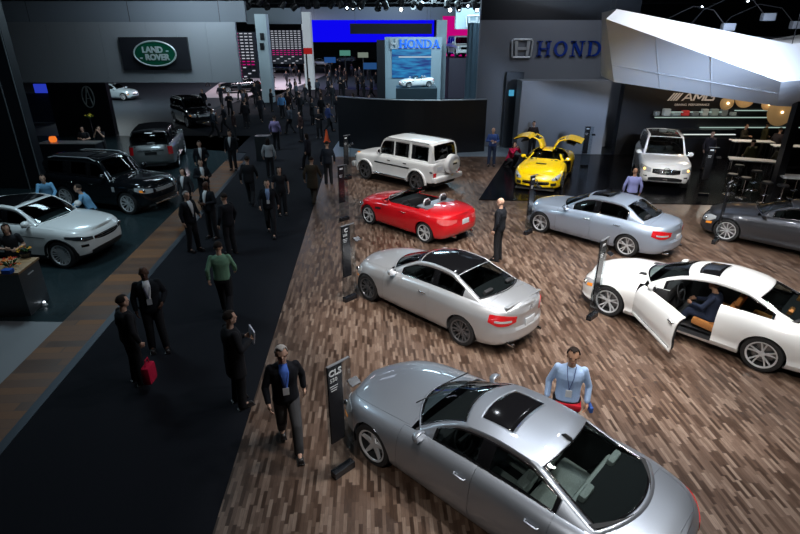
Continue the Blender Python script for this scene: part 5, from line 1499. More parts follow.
# reception desk by that wall
q = gnd(76,165); dk = empty('reception_desk', (q.x, q.y, 0)); tag(dk, 'black reception desk below the caliper logo wall', 'desk')
boxm('desk_body', (0,0,.52), (2.6,.7,1.04), BLKW, dk, .01); boxm('desk_top', (0,0,1.06), (2.7,.8,.04), mat('desk_top_grey', (.14,.14,.14), .3), dk, .01); boxm('side_panel', (-1.34,0,.52), (.05,.72,1.04), mat('desk_side', (.16,.15,.14), .5), dk)
b = B(); add_lathe(b, [(.001,0),(.14,.02),(.17,.14),(.13,.26),(.001,.28)], 16); o = obj('glow_lamp', b, glow('orange_glow', (1,.22,.03), .8), None, (q.x-.75, q.y-.05, 1.08), smooth=60); tag(o, 'small glowing orange lamp on the reception desk', 'lamp')
def blossom(name, loc, r, n, cols, label, cat, pot=None):
    t = empty(name, loc); tag(t, label, cat)
    if pot: b = B(); add_lathe(b, [(.001,0),(r*.55,0),(r*.75,r*.7),(r*.65,r*.7),(.001,r*.6)], 18); obj('pot', b, BLACKG, t, smooth=50)
    zz = r*.7 if pot else 0
    lv = B()
    for k in range(14):
        a_ = Rn.uniform(0, 2*PI); rr = Rn.uniform(.3, 1)*r; p0 = Vector((rr*.2*math.cos(a_), rr*.2*math.sin(a_), zz)); p1 = Vector((rr*math.cos(a_), rr*math.sin(a_), zz+Rn.uniform(.2,.7)*r)); add_tube(lv, [p0, p0.lerp(p1,.5)+Vector((0,0,.05)), p1], [.004,.018,.002], 4)
    obj('leaves', lv, fabric('leaf_green', (.02,.07,.02), .6), t)
    for k in range(n):
        a_ = Rn.uniform(0, 2*PI); rr = math.sqrt(Rn.random())*r*.9; c = Vector((rr*math.cos(a_), rr*math.sin(a_), zz+r*.55*(1-(rr/r)**2)+.05)); b = B(); pr = r*.22
        for p in range(6):
            aa = 2*PI*p/6; v = [b.verts.new(q_) for q_ in ((0,0,0),(pr*.5*math.cos(aa-.4),pr*.5*math.sin(aa-.4),pr*.25),(pr*math.cos(aa),pr*math.sin(aa),pr*.45),(pr*.5*math.cos(aa+.4),pr*.5*math.sin(aa+.4),pr*.25))]; b.faces.new(v)
        bmesh.ops.create_uvsphere(b, u_segments=6, v_segments=5, radius=pr*.25, matrix=Matrix.Translation((0,0,pr*.12)))
        o = obj('flower', b, fabric('petal%d' % (k % len(cols))+name, cols[k % len(cols)], .6), t, tuple(c)); o.rotation_euler = (Rn.uniform(-.6,.6), Rn.uniform(-.6,.6), a_)
    return t
yf = blossom('flower_stand', tuple(gnd(97,150)), .28, 12, [(.75,.6,.05)], 'yellow flowers on a thin stand before the caliper logo', 'flowers')
yf.location.z = 1.65
b = B(); add_tube(b, [(0,0,.05),(0,0,-1.65)], .02, 8); add_lathe(b, [(.001,-1.62),(.18,-1.64),(.18,-1.65),(.001,-1.65)], 18); obj('stand', b, BLKW, yf)
# flower desk in the left foreground
c1 = gnd(17,273,1.05); c2 = gnd(38,257,1.05); d = Vector((c2.x-c1.x, c2.y-c1.y, 0)); d.normalize(); nrm_ = Vector((-d.y, d.x, 0))
fd = empty('display_desk', (c1.x, c1.y, 0), math.atan2(d.y, d.x)); tag(fd, 'dark display desk with wooden top and flowers at the left edge', 'desk')
Ld = (Vector((c2.x,c2.y,0))-Vector((c1.x,c1.y,0))).length
boxm('desk_body', (Ld/2,1.3,.5), (Ld-.04,2.6,1.0), mat('desk_slate', (.05,.058,.065), .4), fd); boxm('desk_top', (Ld/2,1.3,1.025), (Ld,2.64,.05), plank_mat('desk_wood', [(0,(.22,.13,.06)),(1,(.34,.21,.10))], .3, 1.5, 0.), fd, .005)
boxm('drawer_pull', (Ld/2,-.01,.86), (.22,.02,.02), ALLOY, fd)
P_ = gnd(26,256,1.08); blossom('flower_pot', (P_.x, P_.y, 1.05), .17, 14, [(.8,.42,.03),(.75,.28,.02)], 'yellow-orange flowers in a black pot on the display desk', 'flowers', True)
P_ = gnd(10,266,1.08); blossom('flower_arrangement', (P_.x, P_.y, 1.055), .26, 20, [(.75,.20,.02),(.55,.04,.02)], 'orange and red flower arrangement on the display desk', 'flowers')
P_ = gnd(8,272,1.08); b = B(); add_box(b, (0,0,.05), (.2,.16,.1), .03); o = obj('blue_bag', b, cloth('blue_bag', (.02,.08,.35)), None, (P_.x, P_.y, 1.05), smooth=50); tag(o, 'small blue bag in front of the orange flowers on the desk', 'bag')
b = B(); add_lathe(b, [(.001,.0),(.06,.0),(.05,.02),(.03,.05),(.03,.07),(.001,.07)], 16); P_ = gnd(45,305); o = obj('floor_light', b, ALLOY, None, tuple(P_)); tag(o, 'small round floor light beside the display desk', 'lamp'); b = B(); bmesh.ops.create_uvsphere(b, u_segments=10, v_segments=6, radius=.025, matrix=Matrix.Translation((0,0,.075))); obj('lens', b, glow('lens_white', (.8,.9,1), 5), o)
# ------------------------------------------------------------------ far hall
def disp_wall(px0, px1, py0, py1, Y, label, cols_, rows_):
    r_ = empty('display_wall', (at((px0+px1)/2, py1, Y).x, Y, 0)); tag(r_, label, 'display wall')
    subw('backing', (px0,py0), (px1,py1), Y, mat('shelf_dark', (.02,.02,.03), .5), r_, .2)
    A, C_ = at(px0,py0,Y), at(px1,py1,Y); w_ = (C_.x-A.x)/cols_; h_ = (A.z-C_.z)/rows_
    for nm, m_, sel in (('white_tiles', glow('tile_white', (.75,.78,.9), .55), lambda i, j: j < rows_*.56 or (i+j) % 3 == 0), ('magenta_tiles', glow('tile_magenta', (.75,.01,.28), .55), lambda i, j: rows_*.56 <= j < rows_*.72)):
        b = B()
        for i in range(cols_):
            for j in range(rows_):
                if nm == 'magenta_tiles' and i == 0 or sel(i, j):
                    add_box(b, (A.x+w_*(i+.5)-r_.location.x, -.05-(.03 if nm[0] == 'm' else 0), A.z-h_*(j+.5)), (w_*.62, .06, h_*.34), 0, (0,0,0))
        obj(nm, b, m_, r_)
disp_wall(234, 257, 32, 78, 47., 'near display wall of white and magenta lit tiles beside the grey fascia', 4, 15)
disp_wall(266, 303, 30, 64, 57., 'far display wall of white and magenta lit tiles between two pale pillars', 9, 16)
PIL = mat('pale_pillar', (.42,.50,.54), .5)
tag(wallY('pillar', (257,14), (268,73), 50., PIL, 1., z0=0.), 'pale blue-grey pillar with small dark panels between the two tile walls', 'pillar')
o = COL.objects[-1]
for py in (37,47):
    wallY('pillar_panel', (260,py-4), (264,py+3), 49.9, BLKW, .05, label=None, parent=None); k = [x for x in COL.objects if x.name.startswith('pillar_panel')][-1]; tag(k, 'small dark panel high on the pale pillar' if py == 37 else 'small dark panel lower on the pale pillar', 'panel')
tag(wallY('pillar', (302,12), (311,56), 62., mat('white_pillar', (.6,.66,.68), .5, emit=(.7,.8,.85), estr=.25), 1., z0=0.), 'bright white pillar at the left end of the blue wall', 'pillar')
tag(wallY('video_wall', (311,20), (434,42), 76., glow('led_blue', (.004,.002,.95), .85), .3), 'long bright blue video wall across the far hall', 'screen')
tag(wallY('upper_wall', (300,7), (475,20), 77., SLATE, .3), 'slate grey wall above the blue video wall', 'wall')
tag(wallY('hanging_banner', (350,23.5), (432,34), 60., mat('banner_navy', (.006,.008,.02), .6), 1.2), 'dark navy box banner hanging in front of the blue wall', 'banner')
tag(wallY('pillar', (377,40), (385,97), 49.5, BLKW, .8, z0=0.), 'dark pillar at the left side of the far stage', 'pillar')
st = empty('stage_wall', (at(415,60,50.6).x, 50.6, 0)); tag(st, 'grey-blue far stage wall with small blue HONDA letters over a screen', 'wall')
SW = mat('stage_wall_grey', (.26,.33,.37), .5)
subw('panel', (385,37), (441,100), 50.6, SW, st, .4, z0=0.)
subw('screen', (392,49), (431,78), 50.5, None, st, .1)
scr = [x for x in COL.objects if x.parent == st and x.name.startswith('screen')][0]
m = bpy.data.materials.new('screen_blue'); m.use_nodes = True; n, l, bb_ = nodes(m)
tx = n.new('ShaderNodeTexNoise'); tx.inputs['Scale'].default_value = .7; tc = n.new('ShaderNodeTexCoord'); mp = n.new('ShaderNodeMapping'); mp.inputs['Scale'].default_value = (1,1,6)
l.new(tc.outputs['Object'], mp.inputs[0]); l.new(mp.outputs[0], tx.inputs['Vector']); cr = n.new('ShaderNodeValToRGB'); cr.color_ramp.elements[0].position = .35; cr.color_ramp.elements[0].color = (.0,.03,.22,1); cr.color_ramp.elements[1].position = .68; cr.color_ramp.elements[1].color = (.02,.30,.62,1)
l.new(tx.outputs['Fac'], cr.inputs[0]); l.new(cr.outputs[0], bb_.inputs['Emission Color']); bb_.inputs['Emission Strength'].default_value = .8; bb_.inputs['Base Color'].default_value = (0,0,0,1)
scr.data.materials.clear(); scr.data.materials.append(m)
LB = mat('letter_bright_blue', (.01,.10,.6), .4, emit=(.0,.16,.85), estr=.5)
X0 = at(399,44,50.4); hh = at(399,39.5,50.4).z-at(399,48,50.4).z
for i, ch in enumerate('HONDA'):
    o = obj('letter', slab_letter(ch, .72, .74, .17), LB, st); o.scale = (1.0, 1, hh/.74); o.location = (X0.x-st.location.x+i*.72, -.15, at(399,48,50.4).z); o.name = 'letter'
e_ = h_emblem(st, at(394,43.5,50.3), .62, .85, MATS['emblem_silver'])
b = B(); add_box(b, (0,-.2,at(412,57,50.4).z), (2.9,.03,.12)); obj('screen_caption', b, glow('caption_white', (.6,.75,.9), .6), st)
tag(wallY('pillar', (436,20), (446,96), 53., SW, 1.2, z0=0.), 'broad blue-grey pillar between the stage screen and magenta wall', 'pillar')
tag(wallY('magenta_wall', (442,16), (474,80), 62., glow('magenta_glow', (.62,.002,.22), .75), .3, z0=0.), 'glowing magenta wall behind the white van', 'wall')
hw = wallY('header_box', (456,8), (492,29), 47., SW, 1.)
tag(hw, 'blue-grey hanging header box with a chrome H emblem', 'fascia')
e_ = h_emblem(empty('tmp_e'), at(473,21.5,46.9), 1.05, .85, MATS['emblem_silver']); t_ = e_.parent; e_.parent = hw; bpy.data.objects.remove(t_)
# draped round column
pc_ = at(479,96,33.5); b = B(); Rr = .85
pr = []
for k in range(72):
    a_ = 2*PI*k/72; r_ = Rr+.03*math.sin(18*a_); pr.append((r_*math.cos(a_), r_*math.sin(a_)))
add_prism(b, pr, 0, at(479,23,33.5).z); o = obj('draped_column', b, mat('drape_blue', (.10,.17,.22), .6), None, (pc_.x, 33.5, 0), smooth=40); tag(o, 'round column draped in blue-grey cloth, left of the letter wall', 'column')
# plinth, railing, kiosks
q = at(416,96,46.); b = B(); add_box(b, (0,0,.85), (3.3,2.6,1.7), .02); o = obj('plinth', b, mat('plinth_dark', (.025,.04,.05), .4), None, (q.x, 46., 0)); tag(o, 'dark square plinth carrying the small white open car', 'plinth'); PLX = q.x
r_ = empty('railing', (at(360,97,34).x, 33.2, 0)); tag(r_, 'pale three-bar railing left of the curved black wall', 'railing')
for z in (.45,.95,1.45): b = B(); add_tube(b, [(-1.1,0,z),(1.1,0,z)], .025, 6); obj('rail', b, ALLOY, r_)
for x in (-1.1,1.1): b = B(); add_tube(b, [(x,0,0),(x,0,1.5)], .03, 6); obj('post', b, ALLOY, r_)
for i, (px, py, Y, c) in enumerate(((345,53,70,(.12,.4,.32)),(363,55,72,(.3,.36,.3)),(330,60,66,(.03,.12,.4)),(306,51,60,(.5,.02,.02)),(370,66,56,(.03,.12,.35)))):
    p = at(px, py, Y); k = empty('kiosk', (p.x, Y, 0)); tag(k, ['green-white lit kiosk screen under the blue wall','pale kiosk screen right of the green-white one','blue kiosk screen in the far aisle','red lit kiosk panel beside the white pillar','blue kiosk screen just left of the far stage'][i], 'kiosk')
    boxm('screen', (0,0,p.z), (1.3,.12,.6), glow('kiosk%d' % i, c, .5), k); boxm('stand', (0,.05,p.z/2), (.15,.1,max(.2,p.z-.3)), BLKW, k)
slab('floor_bright', [(-19.5,54),(-12.5,54),(-11,88),(-26,88)], -.03, .0, mat('bright_floor', (.40,.36,.38), .4))
b = B(); add_lathe(b, [(.001,.7),(.03,.7),(.16,.05),(.2,.04),(.2,0),(.001,0)], 16); P_ = gnd(327,142); o = obj('traffic_cone', b, mat('cone_orange', (.8,.10,.02), .5), None, tuple(P_), smooth=40); tag(o, 'orange-red cone at the left foot of the curved black wall', 'cone')
for i, (px, py) in enumerate(((728,27),(768,17),(797,25))):
    p = at(px, py, 20.4); t = empty('arm_lamp', tuple(p)); tag(t, ['grey box lamp on a curved arm above the canopy middle','grey box lamp on a curved arm, highest above the canopy','grey box lamp on a curved arm at the right edge above the canopy'][i], 'lamp')
    boxm('lamp_box', (0,0,0), (.42,.22,.24), mat('lamp_box_grey', (.16,.17,.19), .5), t, .02)
    b = B(); add_tube(b, [(0,.1,0),(-.35,.5,.55),(-.8,1.1,.7),(-1.3,1.9,.3),(-1.6,2.4,-.4)], .018, 6); obj('curved_arm', b, mat('arm_grey', (.012,.012,.014), .6), t, smooth=60)
# lighting truss with spot lamps far away
tr = empty('truss', (0, 45, 0)); z_ = at(400,3,45).z; tag(tr, 'black lighting truss crossing the top of the view', 'truss')
for dz in (0,.5):
    for dy in (0,.5):
        b = B(); add_tube(b, [(-34,dy,z_+dz),(34,dy,z_+dz)], .04, 6); obj('chord', b, BLACKP, tr)
b = B()
for k in range(85):
    x = -34+.8*k; add_tube(b, [(x,0,z_),(x+.8,0,z_+.5)], .02, 4); add_tube(b, [(x,.5,z_),(x+.8,.5,z_+.5)], .02, 4)
obj('lattice', b, BLACKP, tr)
for x in (-30,-15,0,15,30): b = B(); add_tube(b, [(x,.25,z_+.5),(x,.25,14)], .015, 5); obj('hanger', b, BLACKP, tr)
def hang(o, x0, x1, y, z):
    for x in (x0, x1): b = B(); add_tube(b, [(x,y,z),(x,y,14)], .015, 5); obj('hanger', b, BLACKP, o)
for o in [q for q in COL.objects if q.name.split('.')[0] in ('upper_fascia','header_box','hanging_banner','upper_wall','magenta_wall','video_wall')]:
    bb3 = [Vector(c) for c in o.bound_box]; xs_ = [c.x for c in bb3]; hang(o, min(xs_)+.5, max(xs_)-.5, sum(c.y for c in bb3)/8, max(c.z for c in bb3))
bb3 = at(123,22,30.1).z
for px in (30,130,220): b = B(); add_tube(b, [(at(px,22,30.1).x-lr.location.x,.1,bb3),(at(px,22,30.1).x-lr.location.x,.1,14)], .015, 5); obj('hanger', b, BLACKP, lr)
for p_ in (cv[0].lerp(cv[2],.8), cv[3], back[2]): b = B(); add_tube(b, [p_, (p_.x, p_.y, 14)], .012, 5); obj('hanger', b, BLACKP, cn)
spots = [(347,8),(353,8),(360,7.5),(377,9),(386,8),(401,9.5),(413,7),(450,10),(459,9.5),(468,6),(477,10),(523,2.5),(553,2),(603,2.5),(702,7),(748,1)]
sl = None
for i, (px, py) in enumerate(spots):
    p = at(px, py, 44.3)
    big = i in (3,5,7,10,13)
    def mk(big):
        t = empty('spotlight', tuple(p)); b = B(); add_lathe(b, [(.001,.42),(.12,.42),(.17,.25),(.20,0),(.17,0),(.001,.05)], 18, 'y'); obj('housing', b, BLACKP, t, smooth=40)
        b = B(); add_lathe(b, [(.001,-.005),(.12 if big else .07,-.005),(.001,.02)], 18, 'y'); obj('lens', b, glow('spot_lens', (.8,.92,1), 14), t)
        b = B(); add_tube(b, [(0,.2,.15),(0,.2,13.97-p.z)], .012, 5); obj('yoke', b, BLACKP, t); return t
    t = mk(big); tag(t, 'bright stage spotlight hanging from the far truss' if big else 'small stage spotlight hanging from the far truss', 'light', 'bright far spotlights' if big else 'small far spotlights')
# dark unlit lamp heads on the near side of the truss
for i in range(26):
    px = 196+i*12+Rn.uniform(-4,4); p = at(px, Rn.uniform(1,7), 40.5); t = empty('stage_lamp', tuple(p), Rn.uniform(0,6)); tag(t, 'unlit black stage lamp under the ceiling', 'light', 'unlit lamp heads under the ceiling')
    b = B(); add_lathe(b, [(.001,.25),(.14,.25),(.2,.1),(.22,-.25),(.19,-.25),(.001,-.1)], 12); obj('housing', b, BLACKP, t, rot=(Rn.uniform(.3,1.1),0,0)); b = B(); add_tube(b, [(0,0,.2),(0,0,13.97-p.z)], .012, 5); obj('yoke', b, BLACKP, t)
# ------------------------------------------------------------------ cars
CARS = {}
for nm, f in dict(cls=build_cls, cc=build_ccoupe, cs=build_csedan, cl=build_cl, dk=build_dark, slk=build_slk, g=build_g, sls=build_sls, ml=build_ml, ev=build_evoque, rrs=build_rrs, rr=build_rr).items(): CARS[nm] = f().root
def dupcar(k, px, py, rz, label, cat='car', z=0.): 
    q = gnd(px, py, z); return copy_tree(CARS[k], (q.x, q.y, z), AR(rz), label=label, cat=cat)
dupcar('rrs', 195, 124, -52, 'black SUV with glinting chrome further back on the left stand', 'SUV')
c_ = dupcar('cs', 117, 99, -12, 'pale silver-blue saloon on a lit floor under the left fascia')
def repaint(root, m_from, m_to):
    def rec(o):
        for ch in list(o.children):
            for i, s_ in enumerate(ch.material_slots if ch.type == 'MESH' else []):
                if s_.material == m_from: s_.link = 'OBJECT'; s_.material = m_to
            rec(ch)
    rec(root)
PALEC = paint('pale_blue_paint', (.42,.5,.54), .3, .35, False)
def kids(o): return [c for c in COL.objects if c.parent == o]
def repaint(root, mf, mt):
    for ch in kids(root):
        if ch.type == 'MESH':
            for s_ in ch.material_slots:
                if s_.material == mf: s_.link = 'OBJECT'; s_.material = mt
        repaint(ch, mf, mt)
repaint(c_, ICE, PALEC)
c_ = copy_tree(CARS['slk'], (PLX, 46., 1.7), AR(200), label='small white open-top car on the dark plinth of the far stage', cat='car'); repaint(c_, RED, WHITE); c_.scale = (.72,.72,.72)
c_ = copy_tree(CARS['g'], (at(460,57,56).x, 56., at(460,57,56).z), AR(-80), label='white van raised in front of the magenta wall', cat='van'); ZV = at(460,57,56).z
b = B(); add_box(b, (0,0,ZV/2), (2.6,5.4,ZV)); o = obj('display_plinth', b, mat('plinth_grey', (.05,.04,.06), .5), None, (at(460,57,56).x, 56., 0)); tag(o, 'tall dark plinth under the white van', 'plinth')
for k, px, py, rz, lb in (('cc',282,72,20,'dark car among the crowd on the bright far floor'),('cc',322,66,10,'silver coupe far away under the blue wall'),('cs',345,62,200,'pale saloon far away beside the kiosks'),('cs',240,92,-150,'dark saloon behind the near crowd at left of the aisle')):
    c_ = dupcar(k, px, py, rz, lb)
    if 'dark' in lb: repaint(c_, SILVER, BLACK); repaint(c_, ICE, BLACK)
b = B(); add_box(b, (0,0,.6), (.7,.5,1.2), .02); q = gnd(265,160); o = obj('waste_bin', b, mat('bin_grey', (.06,.07,.08), .35, .6), None, tuple(q)); tag(o, 'grey metal bin on the carpet beside the aisle crowd', 'bin')
# ------------------------------------------------------------------ people
def wp(px, py, z=0.): g_ = gnd(px, py, z); return (g_.x, g_.y)
NAVY = (.008,.009,.013)
W_ = ('white', (.62,.63,.65))
old = person('grey-haired man in dark jacket, blue shirt and badge striding beside the CLS sign', wp(291,446), AR(-72), 'walk', 1.79, NAVY, 'navy', (.07,.07,.075), 'greyt', hair=(.42,.38,.35), hn='grey', shirt=('blue', (.06,.14,.5)), fine=.007, lanyard=True)
man = person('man in pale blue shirt and lanyard standing behind the nearest grey car', wp(573,357,1.62), AR(-106), 'stand', 1.78, (.36,.50,.74), 'pale_blue', (.02,.02,.025), 'black2', skin='tan', coat='shirt', fine=.007, lanyard=True)
b = B(); add_box(b, (0,0,0), (.05,.16,.09), .015); o = obj('blue_pouch', b, cloth('pouch', (.03,.08,.28)), None, smooth=50); o.location = Vector((man.location.x, man.location.y, 0))+Vector((.30,-.13,.86)); tag(o, 'small blue pouch in the hand of the man in pale blue shirt', 'pouch')
b = B(); add_box(b, (.0,0,0), (.30,.36,.10), .03); o = obj('red_shorts_panel', b, cloth('red', (.4,.01,.02)), man, (0,.02,.86), smooth=50); o.name = 'red_shirt_tail'
person('bald man in black suit and white shirt facing us on the dark carpet', wp(160,350), AR(-64), 'talk', 1.82, NAVY, 'navy', skin='dark', hairstyle='bald', shirt=W_, fine=.009, lanyard=True)
rb = person('dark-haired man in black holding a red bag, seen from behind', wp(140,382), AR(50), 'stand', 1.74, (.008,.008,.01), 'black', skin='light', coat='jacket', fine=.011)
b = B(); add_box(b, (0,0,-.22), (.15,.28,.34), .05); add_tube(b, [(0,-.07,-.06),(0,-.05,.06),(0,.05,.06),(0,.07,-.06)], .012, 6); o = obj('handbag', b, cloth('bag_red', (.55,.01,.05)), None, smooth=50); q = gnd(148,368,.5); o.location = (q.x, q.y, .62); tag(o, 'bright red bag carried low by the man in black', 'bag')
hp = person('man in long black coat holding white papers on the carpet', wp(241,404), AR(38), 'hold', 1.78, (.007,.007,.009), 'black', coat='coat', fine=.009)
b = B(); add_box(b, (0,0,0), (.02,.20,.28), .002); o = obj('paper_sheet', b, mat('paper', (.6,.62,.72), .6), None, rot=(.3,0,AR(38))); o.location = Vector((hp.location.x, hp.location.y, 0))+Vector((.27,.20,1.24)); tag(o, 'white papers held by the man in the long black coat', 'papers')
person('person in green shirt walking away along the dark carpet', wp(228,316), AR(100), 'walk', 1.76, (.15,.29,.19), 'green', coat='shirt', hairstyle='short', fine=.011)
person('bald man in black suit walking between the cars', wp(497,260), AR(150), 'stand', 1.78, NAVY, 'navy', hairstyle='bald', fine=.010)
person('man in blue shirt and jeans standing by the platform edge', wp(491,166), AR(-95), 'hold', 1.78, (.06,.12,.36), 'blue', (.04,.06,.12), 'jeans', coat='shirt', hairstyle='bald', lanyard=True, fine=.011)
person('crouching person in crimson top photographing beside the yellow car', wp(510,168), AR(-60), 'crouch', 1.7, (.42,.01,.06), 'crimson', coat='jacket', hairstyle='long', female=True)
person('person in lavender shirt standing behind the pale blue saloon', wp(636,169,1.68), AR(75), 'stand', 1.72, (.30,.32,.62), 'lavender', coat='shirt', hairstyle='bald', skin='tan')
person('dark-haired person standing behind the yellow gullwing car', wp(534,124,1.6), AR(-90), 'stand', 1.74, (.03,.02,.02), 'brown')
# driver in the white coupe
cl_ = CARS['cl']; M_ = Matrix.Translation(cl_.location) @ Euler((0,0,cl_.rotation_euler.z)).to_matrix().to_4x4()
q = M_ @ Vector((-.42,.38,0)); person('seated man in navy suit at the wheel of the white coupe', (q.x, q.y, .06), cl_.rotation_euler.z, 'sit', 1.66, (.02,.028,.06), 'navy_suit', (.02,.028,.055), 'navy_suit', skin='tan', shirt=None, fine=.012)
# group of suits by the board strip
for px, py, rz, ps, sk, lb, hs, sh in ((195,251,-30,'talk','light','grey-haired man in black suit, left of the trio by the boards','short',W_),(214,238,-115,'hold','dark','man in black suit facing us in the middle of the trio by the boards','bald',W_),(232,254,150,'stand','light','man in black seen from behind, right of the trio by the boards','short',None)):
    person(lb, wp(px,py), AR(rz), ps, 1.78, NAVY, 'navy', skin=sk, hairstyle=hs, shirt=sh, hair=(.25,.23,.22) if 'grey' in lb else (.02,.013,.01), hn='gr2' if 'grey' in lb else 'dark')
person('man in dark suit with badge walking towards us on the carpet', wp(272,235), AR(-80), 'walk', 1.76, NAVY, 'navy', shirt=('ltb',(.2,.28,.45)), lanyard=True)
person('woman in black with a green badge behind the badge-wearing man', wp(283,215), AR(-70), 'stand', 1.68, (.008,.008,.01), 'black', coat='tee', hairstyle='long', female=True)
person('man in dark clothes standing at the wood edge, seen from behind', wp(329,184), AR(100), 'stand', 1.76, (.012,.016,.025), 'slate', coat='jacket')
person('person in olive brown coat walking by the wood edge', wp(314,204), AR(80), 'walk', 1.74, (.045,.032,.020), 'olive', (.03,.022,.016), 'brown2', coat='coat')
person('woman in black walking left of the cone', wp(309,170), AR(150), 'walk', 1.66, (.02,.02,.03), 'black3', coat='jacket', hairstyle='long', female=True)
person('person in white top and dark trousers seen from behind on the carpet', wp(271,177), AR(95), 'stand', 1.68, (.42,.43,.45), 'whitetop', coat='shirt', hairstyle='long', female=True)
person('broad man in lilac shirt further up the aisle', wp(277,150), AR(85), 'stand', 1.8, (.22,.18,.34), 'lilac', coat='shirt')
person('dark-clothed man walking alone in mid carpet', wp(252,205), AR(95), 'walk', 1.78, (.008,.008,.01), 'black')
person('man in black suit with pale shirt beside the SUV queue', wp(234,170), AR(-90), 'stand', 1.78, NAVY, 'navy', shirt=W_)
person('man in black suit bending by the board strip', wp(205,184), AR(-70), 'talk', 1.78, NAVY, 'navy', shirt=W_)
person('woman in grey jacket standing beside the board strip', wp(190,216), AR(-100), 'stand', 1.66, (.03,.03,.035), 'charcoal', shirt=W_, hairstyle='long', female=True)
person('man in pale shirt front and black jacket next to the grey-jacket woman', wp(207,208), AR(-60), 'hold', 1.76, NAVY, 'navy', shirt=W_)
# left stand
person('person in light blue shirt leaning over the white compact SUV', (at(44,182,16.6).x, 16.6), AR(-60), 'lean', 1.76, (.16,.36,.56), 'skyblue', coat='shirt')
person('person in light blue shirt wiping the bonnet beside the black SUV', wp(86,190,1.5), AR(200), 'lean', 1.76, (.16,.36,.56), 'skyblue', coat='shirt')
person('woman with long dark hair in black dress behind the display desk', wp(5,226,1.62), AR(-60), 'hold', 1.68, (.008,.008,.01), 'black', coat='tee', hairstyle='long', female=True)
q = dk.location
person('woman in black sleeveless top, left of two behind the reception desk', (q.x+.25, q.y+.75), AR(-80), 'hold', 1.68, (.008,.008,.01), 'black', coat='tee', hairstyle='long', female=True)
person('woman photographing, right of two behind the reception desk', (q.x+1.05, q.y+.75), AR(-90), 'camera', 1.7, (.01,.01,.012), 'black', coat='tee', hairstyle='short', female=True)
# lounge guests
for i, (px, py, z) in enumerate(((722,138,1.6),(756,130,1.6),(778,128,1.6),(792,134,1.6),(797,154,1.55),(765,150,1.5))):
    person(['guest in dark jacket at the left of the lounge tables','guest behind the back lounge table','guest under the largest golden pendant','guest in grey near the black post','guest at the right edge beside the nearest bar table','guest seated low behind the bar tables'][i], (wp(px,py,z)[0]+.1, wp(px,py,z)[1]+.95), AR(-90+37*i), ['stand','hold','talk'][i%3], 1.74, (.03+.02*(i%3),.025+.02*(i%3),.03), 'g%d' % (i%3), fine=.02)
# crowd far up the aisle
protos = []
for i, (tp, tn, cf, fm, ps) in enumerate((((.010,.010,.013),'c0','jacket',False,'stand'),((.02,.022,.03),'c1','jacket',False,'walk'),((.012,.012,.015),'c2','coat',True,'hold'),((.06,.07,.09),'c3','shirt',False,'walk'),((.03,.015,.015),'c4','jacket',True,'stand'))):
    protos.append((tp, tn, cf, fm, ps))
crowd = [(205,112),(214,120),(222,105),(231,116),(241,100),(247,112),(256,104),(262,122),(268,98),(290,110),(296,96),(301,118),(306,104),(313,125),(318,98),(322,112),(333,106),(338,122),(341,96),(328,90),(312,88),(300,84),(287,86),(274,88),(262,86),(250,90),(347,88),(356,84),(362,90),(368,80),(352,76),(340,78),(326,76),(372,98),(364,100),(291,134),(302,142),(247,128),(226,132),(320,138),(215,138),(236,140),(376,88),(450,93),(461,95),(330,84),(345,82),(310,78),(296,76),(358,96)]
PR = {}
crowd += [(Rn.uniform(205,372), Rn.uniform(76,128)) for _ in range(34)]
busy = [(*wp(*q_), 3.0) for q_ in ((282,72),(322,66),(345,62),(240,92),(195,124))]+[(k.location.x, k.location.y, 1.2) for k in COL.objects if k.name.startswith('kiosk') and k.type == 'EMPTY']+[(k.location.x, k.location.y, .75) for k in COL.objects if k.name.startswith('person') and k.type == 'EMPTY']
free = []
for c in crowd:
    x, y = wp(*c)
    if all(math.hypot(x-a, y-b) > r for a, b, r in busy): free.append(c); busy.append((x, y, .85))
crowd = free
for i, (px, py) in enumerate(crowd):
    k = i % 5; tp, tn, cf, fm, ps = protos[k]; x, y = wp(px, py); rz = Rn.uniform(0, 2*PI)
    lb = ['person in a black jacket standing in the far aisle crowd','person in a dark grey jacket walking in the far aisle crowd','woman in a long dark coat in the far aisle crowd','person in a slate shirt walking in the far aisle crowd','woman in a dark maroon jacket in the far aisle crowd'][k]
    gp = ['black jackets in the far crowd','grey jackets in the far crowd','long coats in the far crowd','slate shirts in the far crowd','maroon jackets in the far crowd'][k]
    if k not in PR: PR[k] = person(lb, (x, y), rz, ps, 1.74, tp, tn, coat=cf, female=fm, hairstyle='long' if fm else 'short', fine=.03, group=gp)
    else:
        c = copy_tree(PR[k], (x, y, 0), rz); s_ = Rn.uniform(.94,1.04); c.scale = (s_,)*3
person('person in bright blue shirt in the middle of the far crowd', wp(283,118), AR(-90), 'stand', 1.74, (.10,.28,.55), 'brightblue', coat='shirt', fine=.02)
person('person in blue jacket by the railing of the curved wall', wp(329,132), AR(20), 'walk', 1.76, (.03,.05,.16), 'bluejacket', coat='jacket', fine=.02)
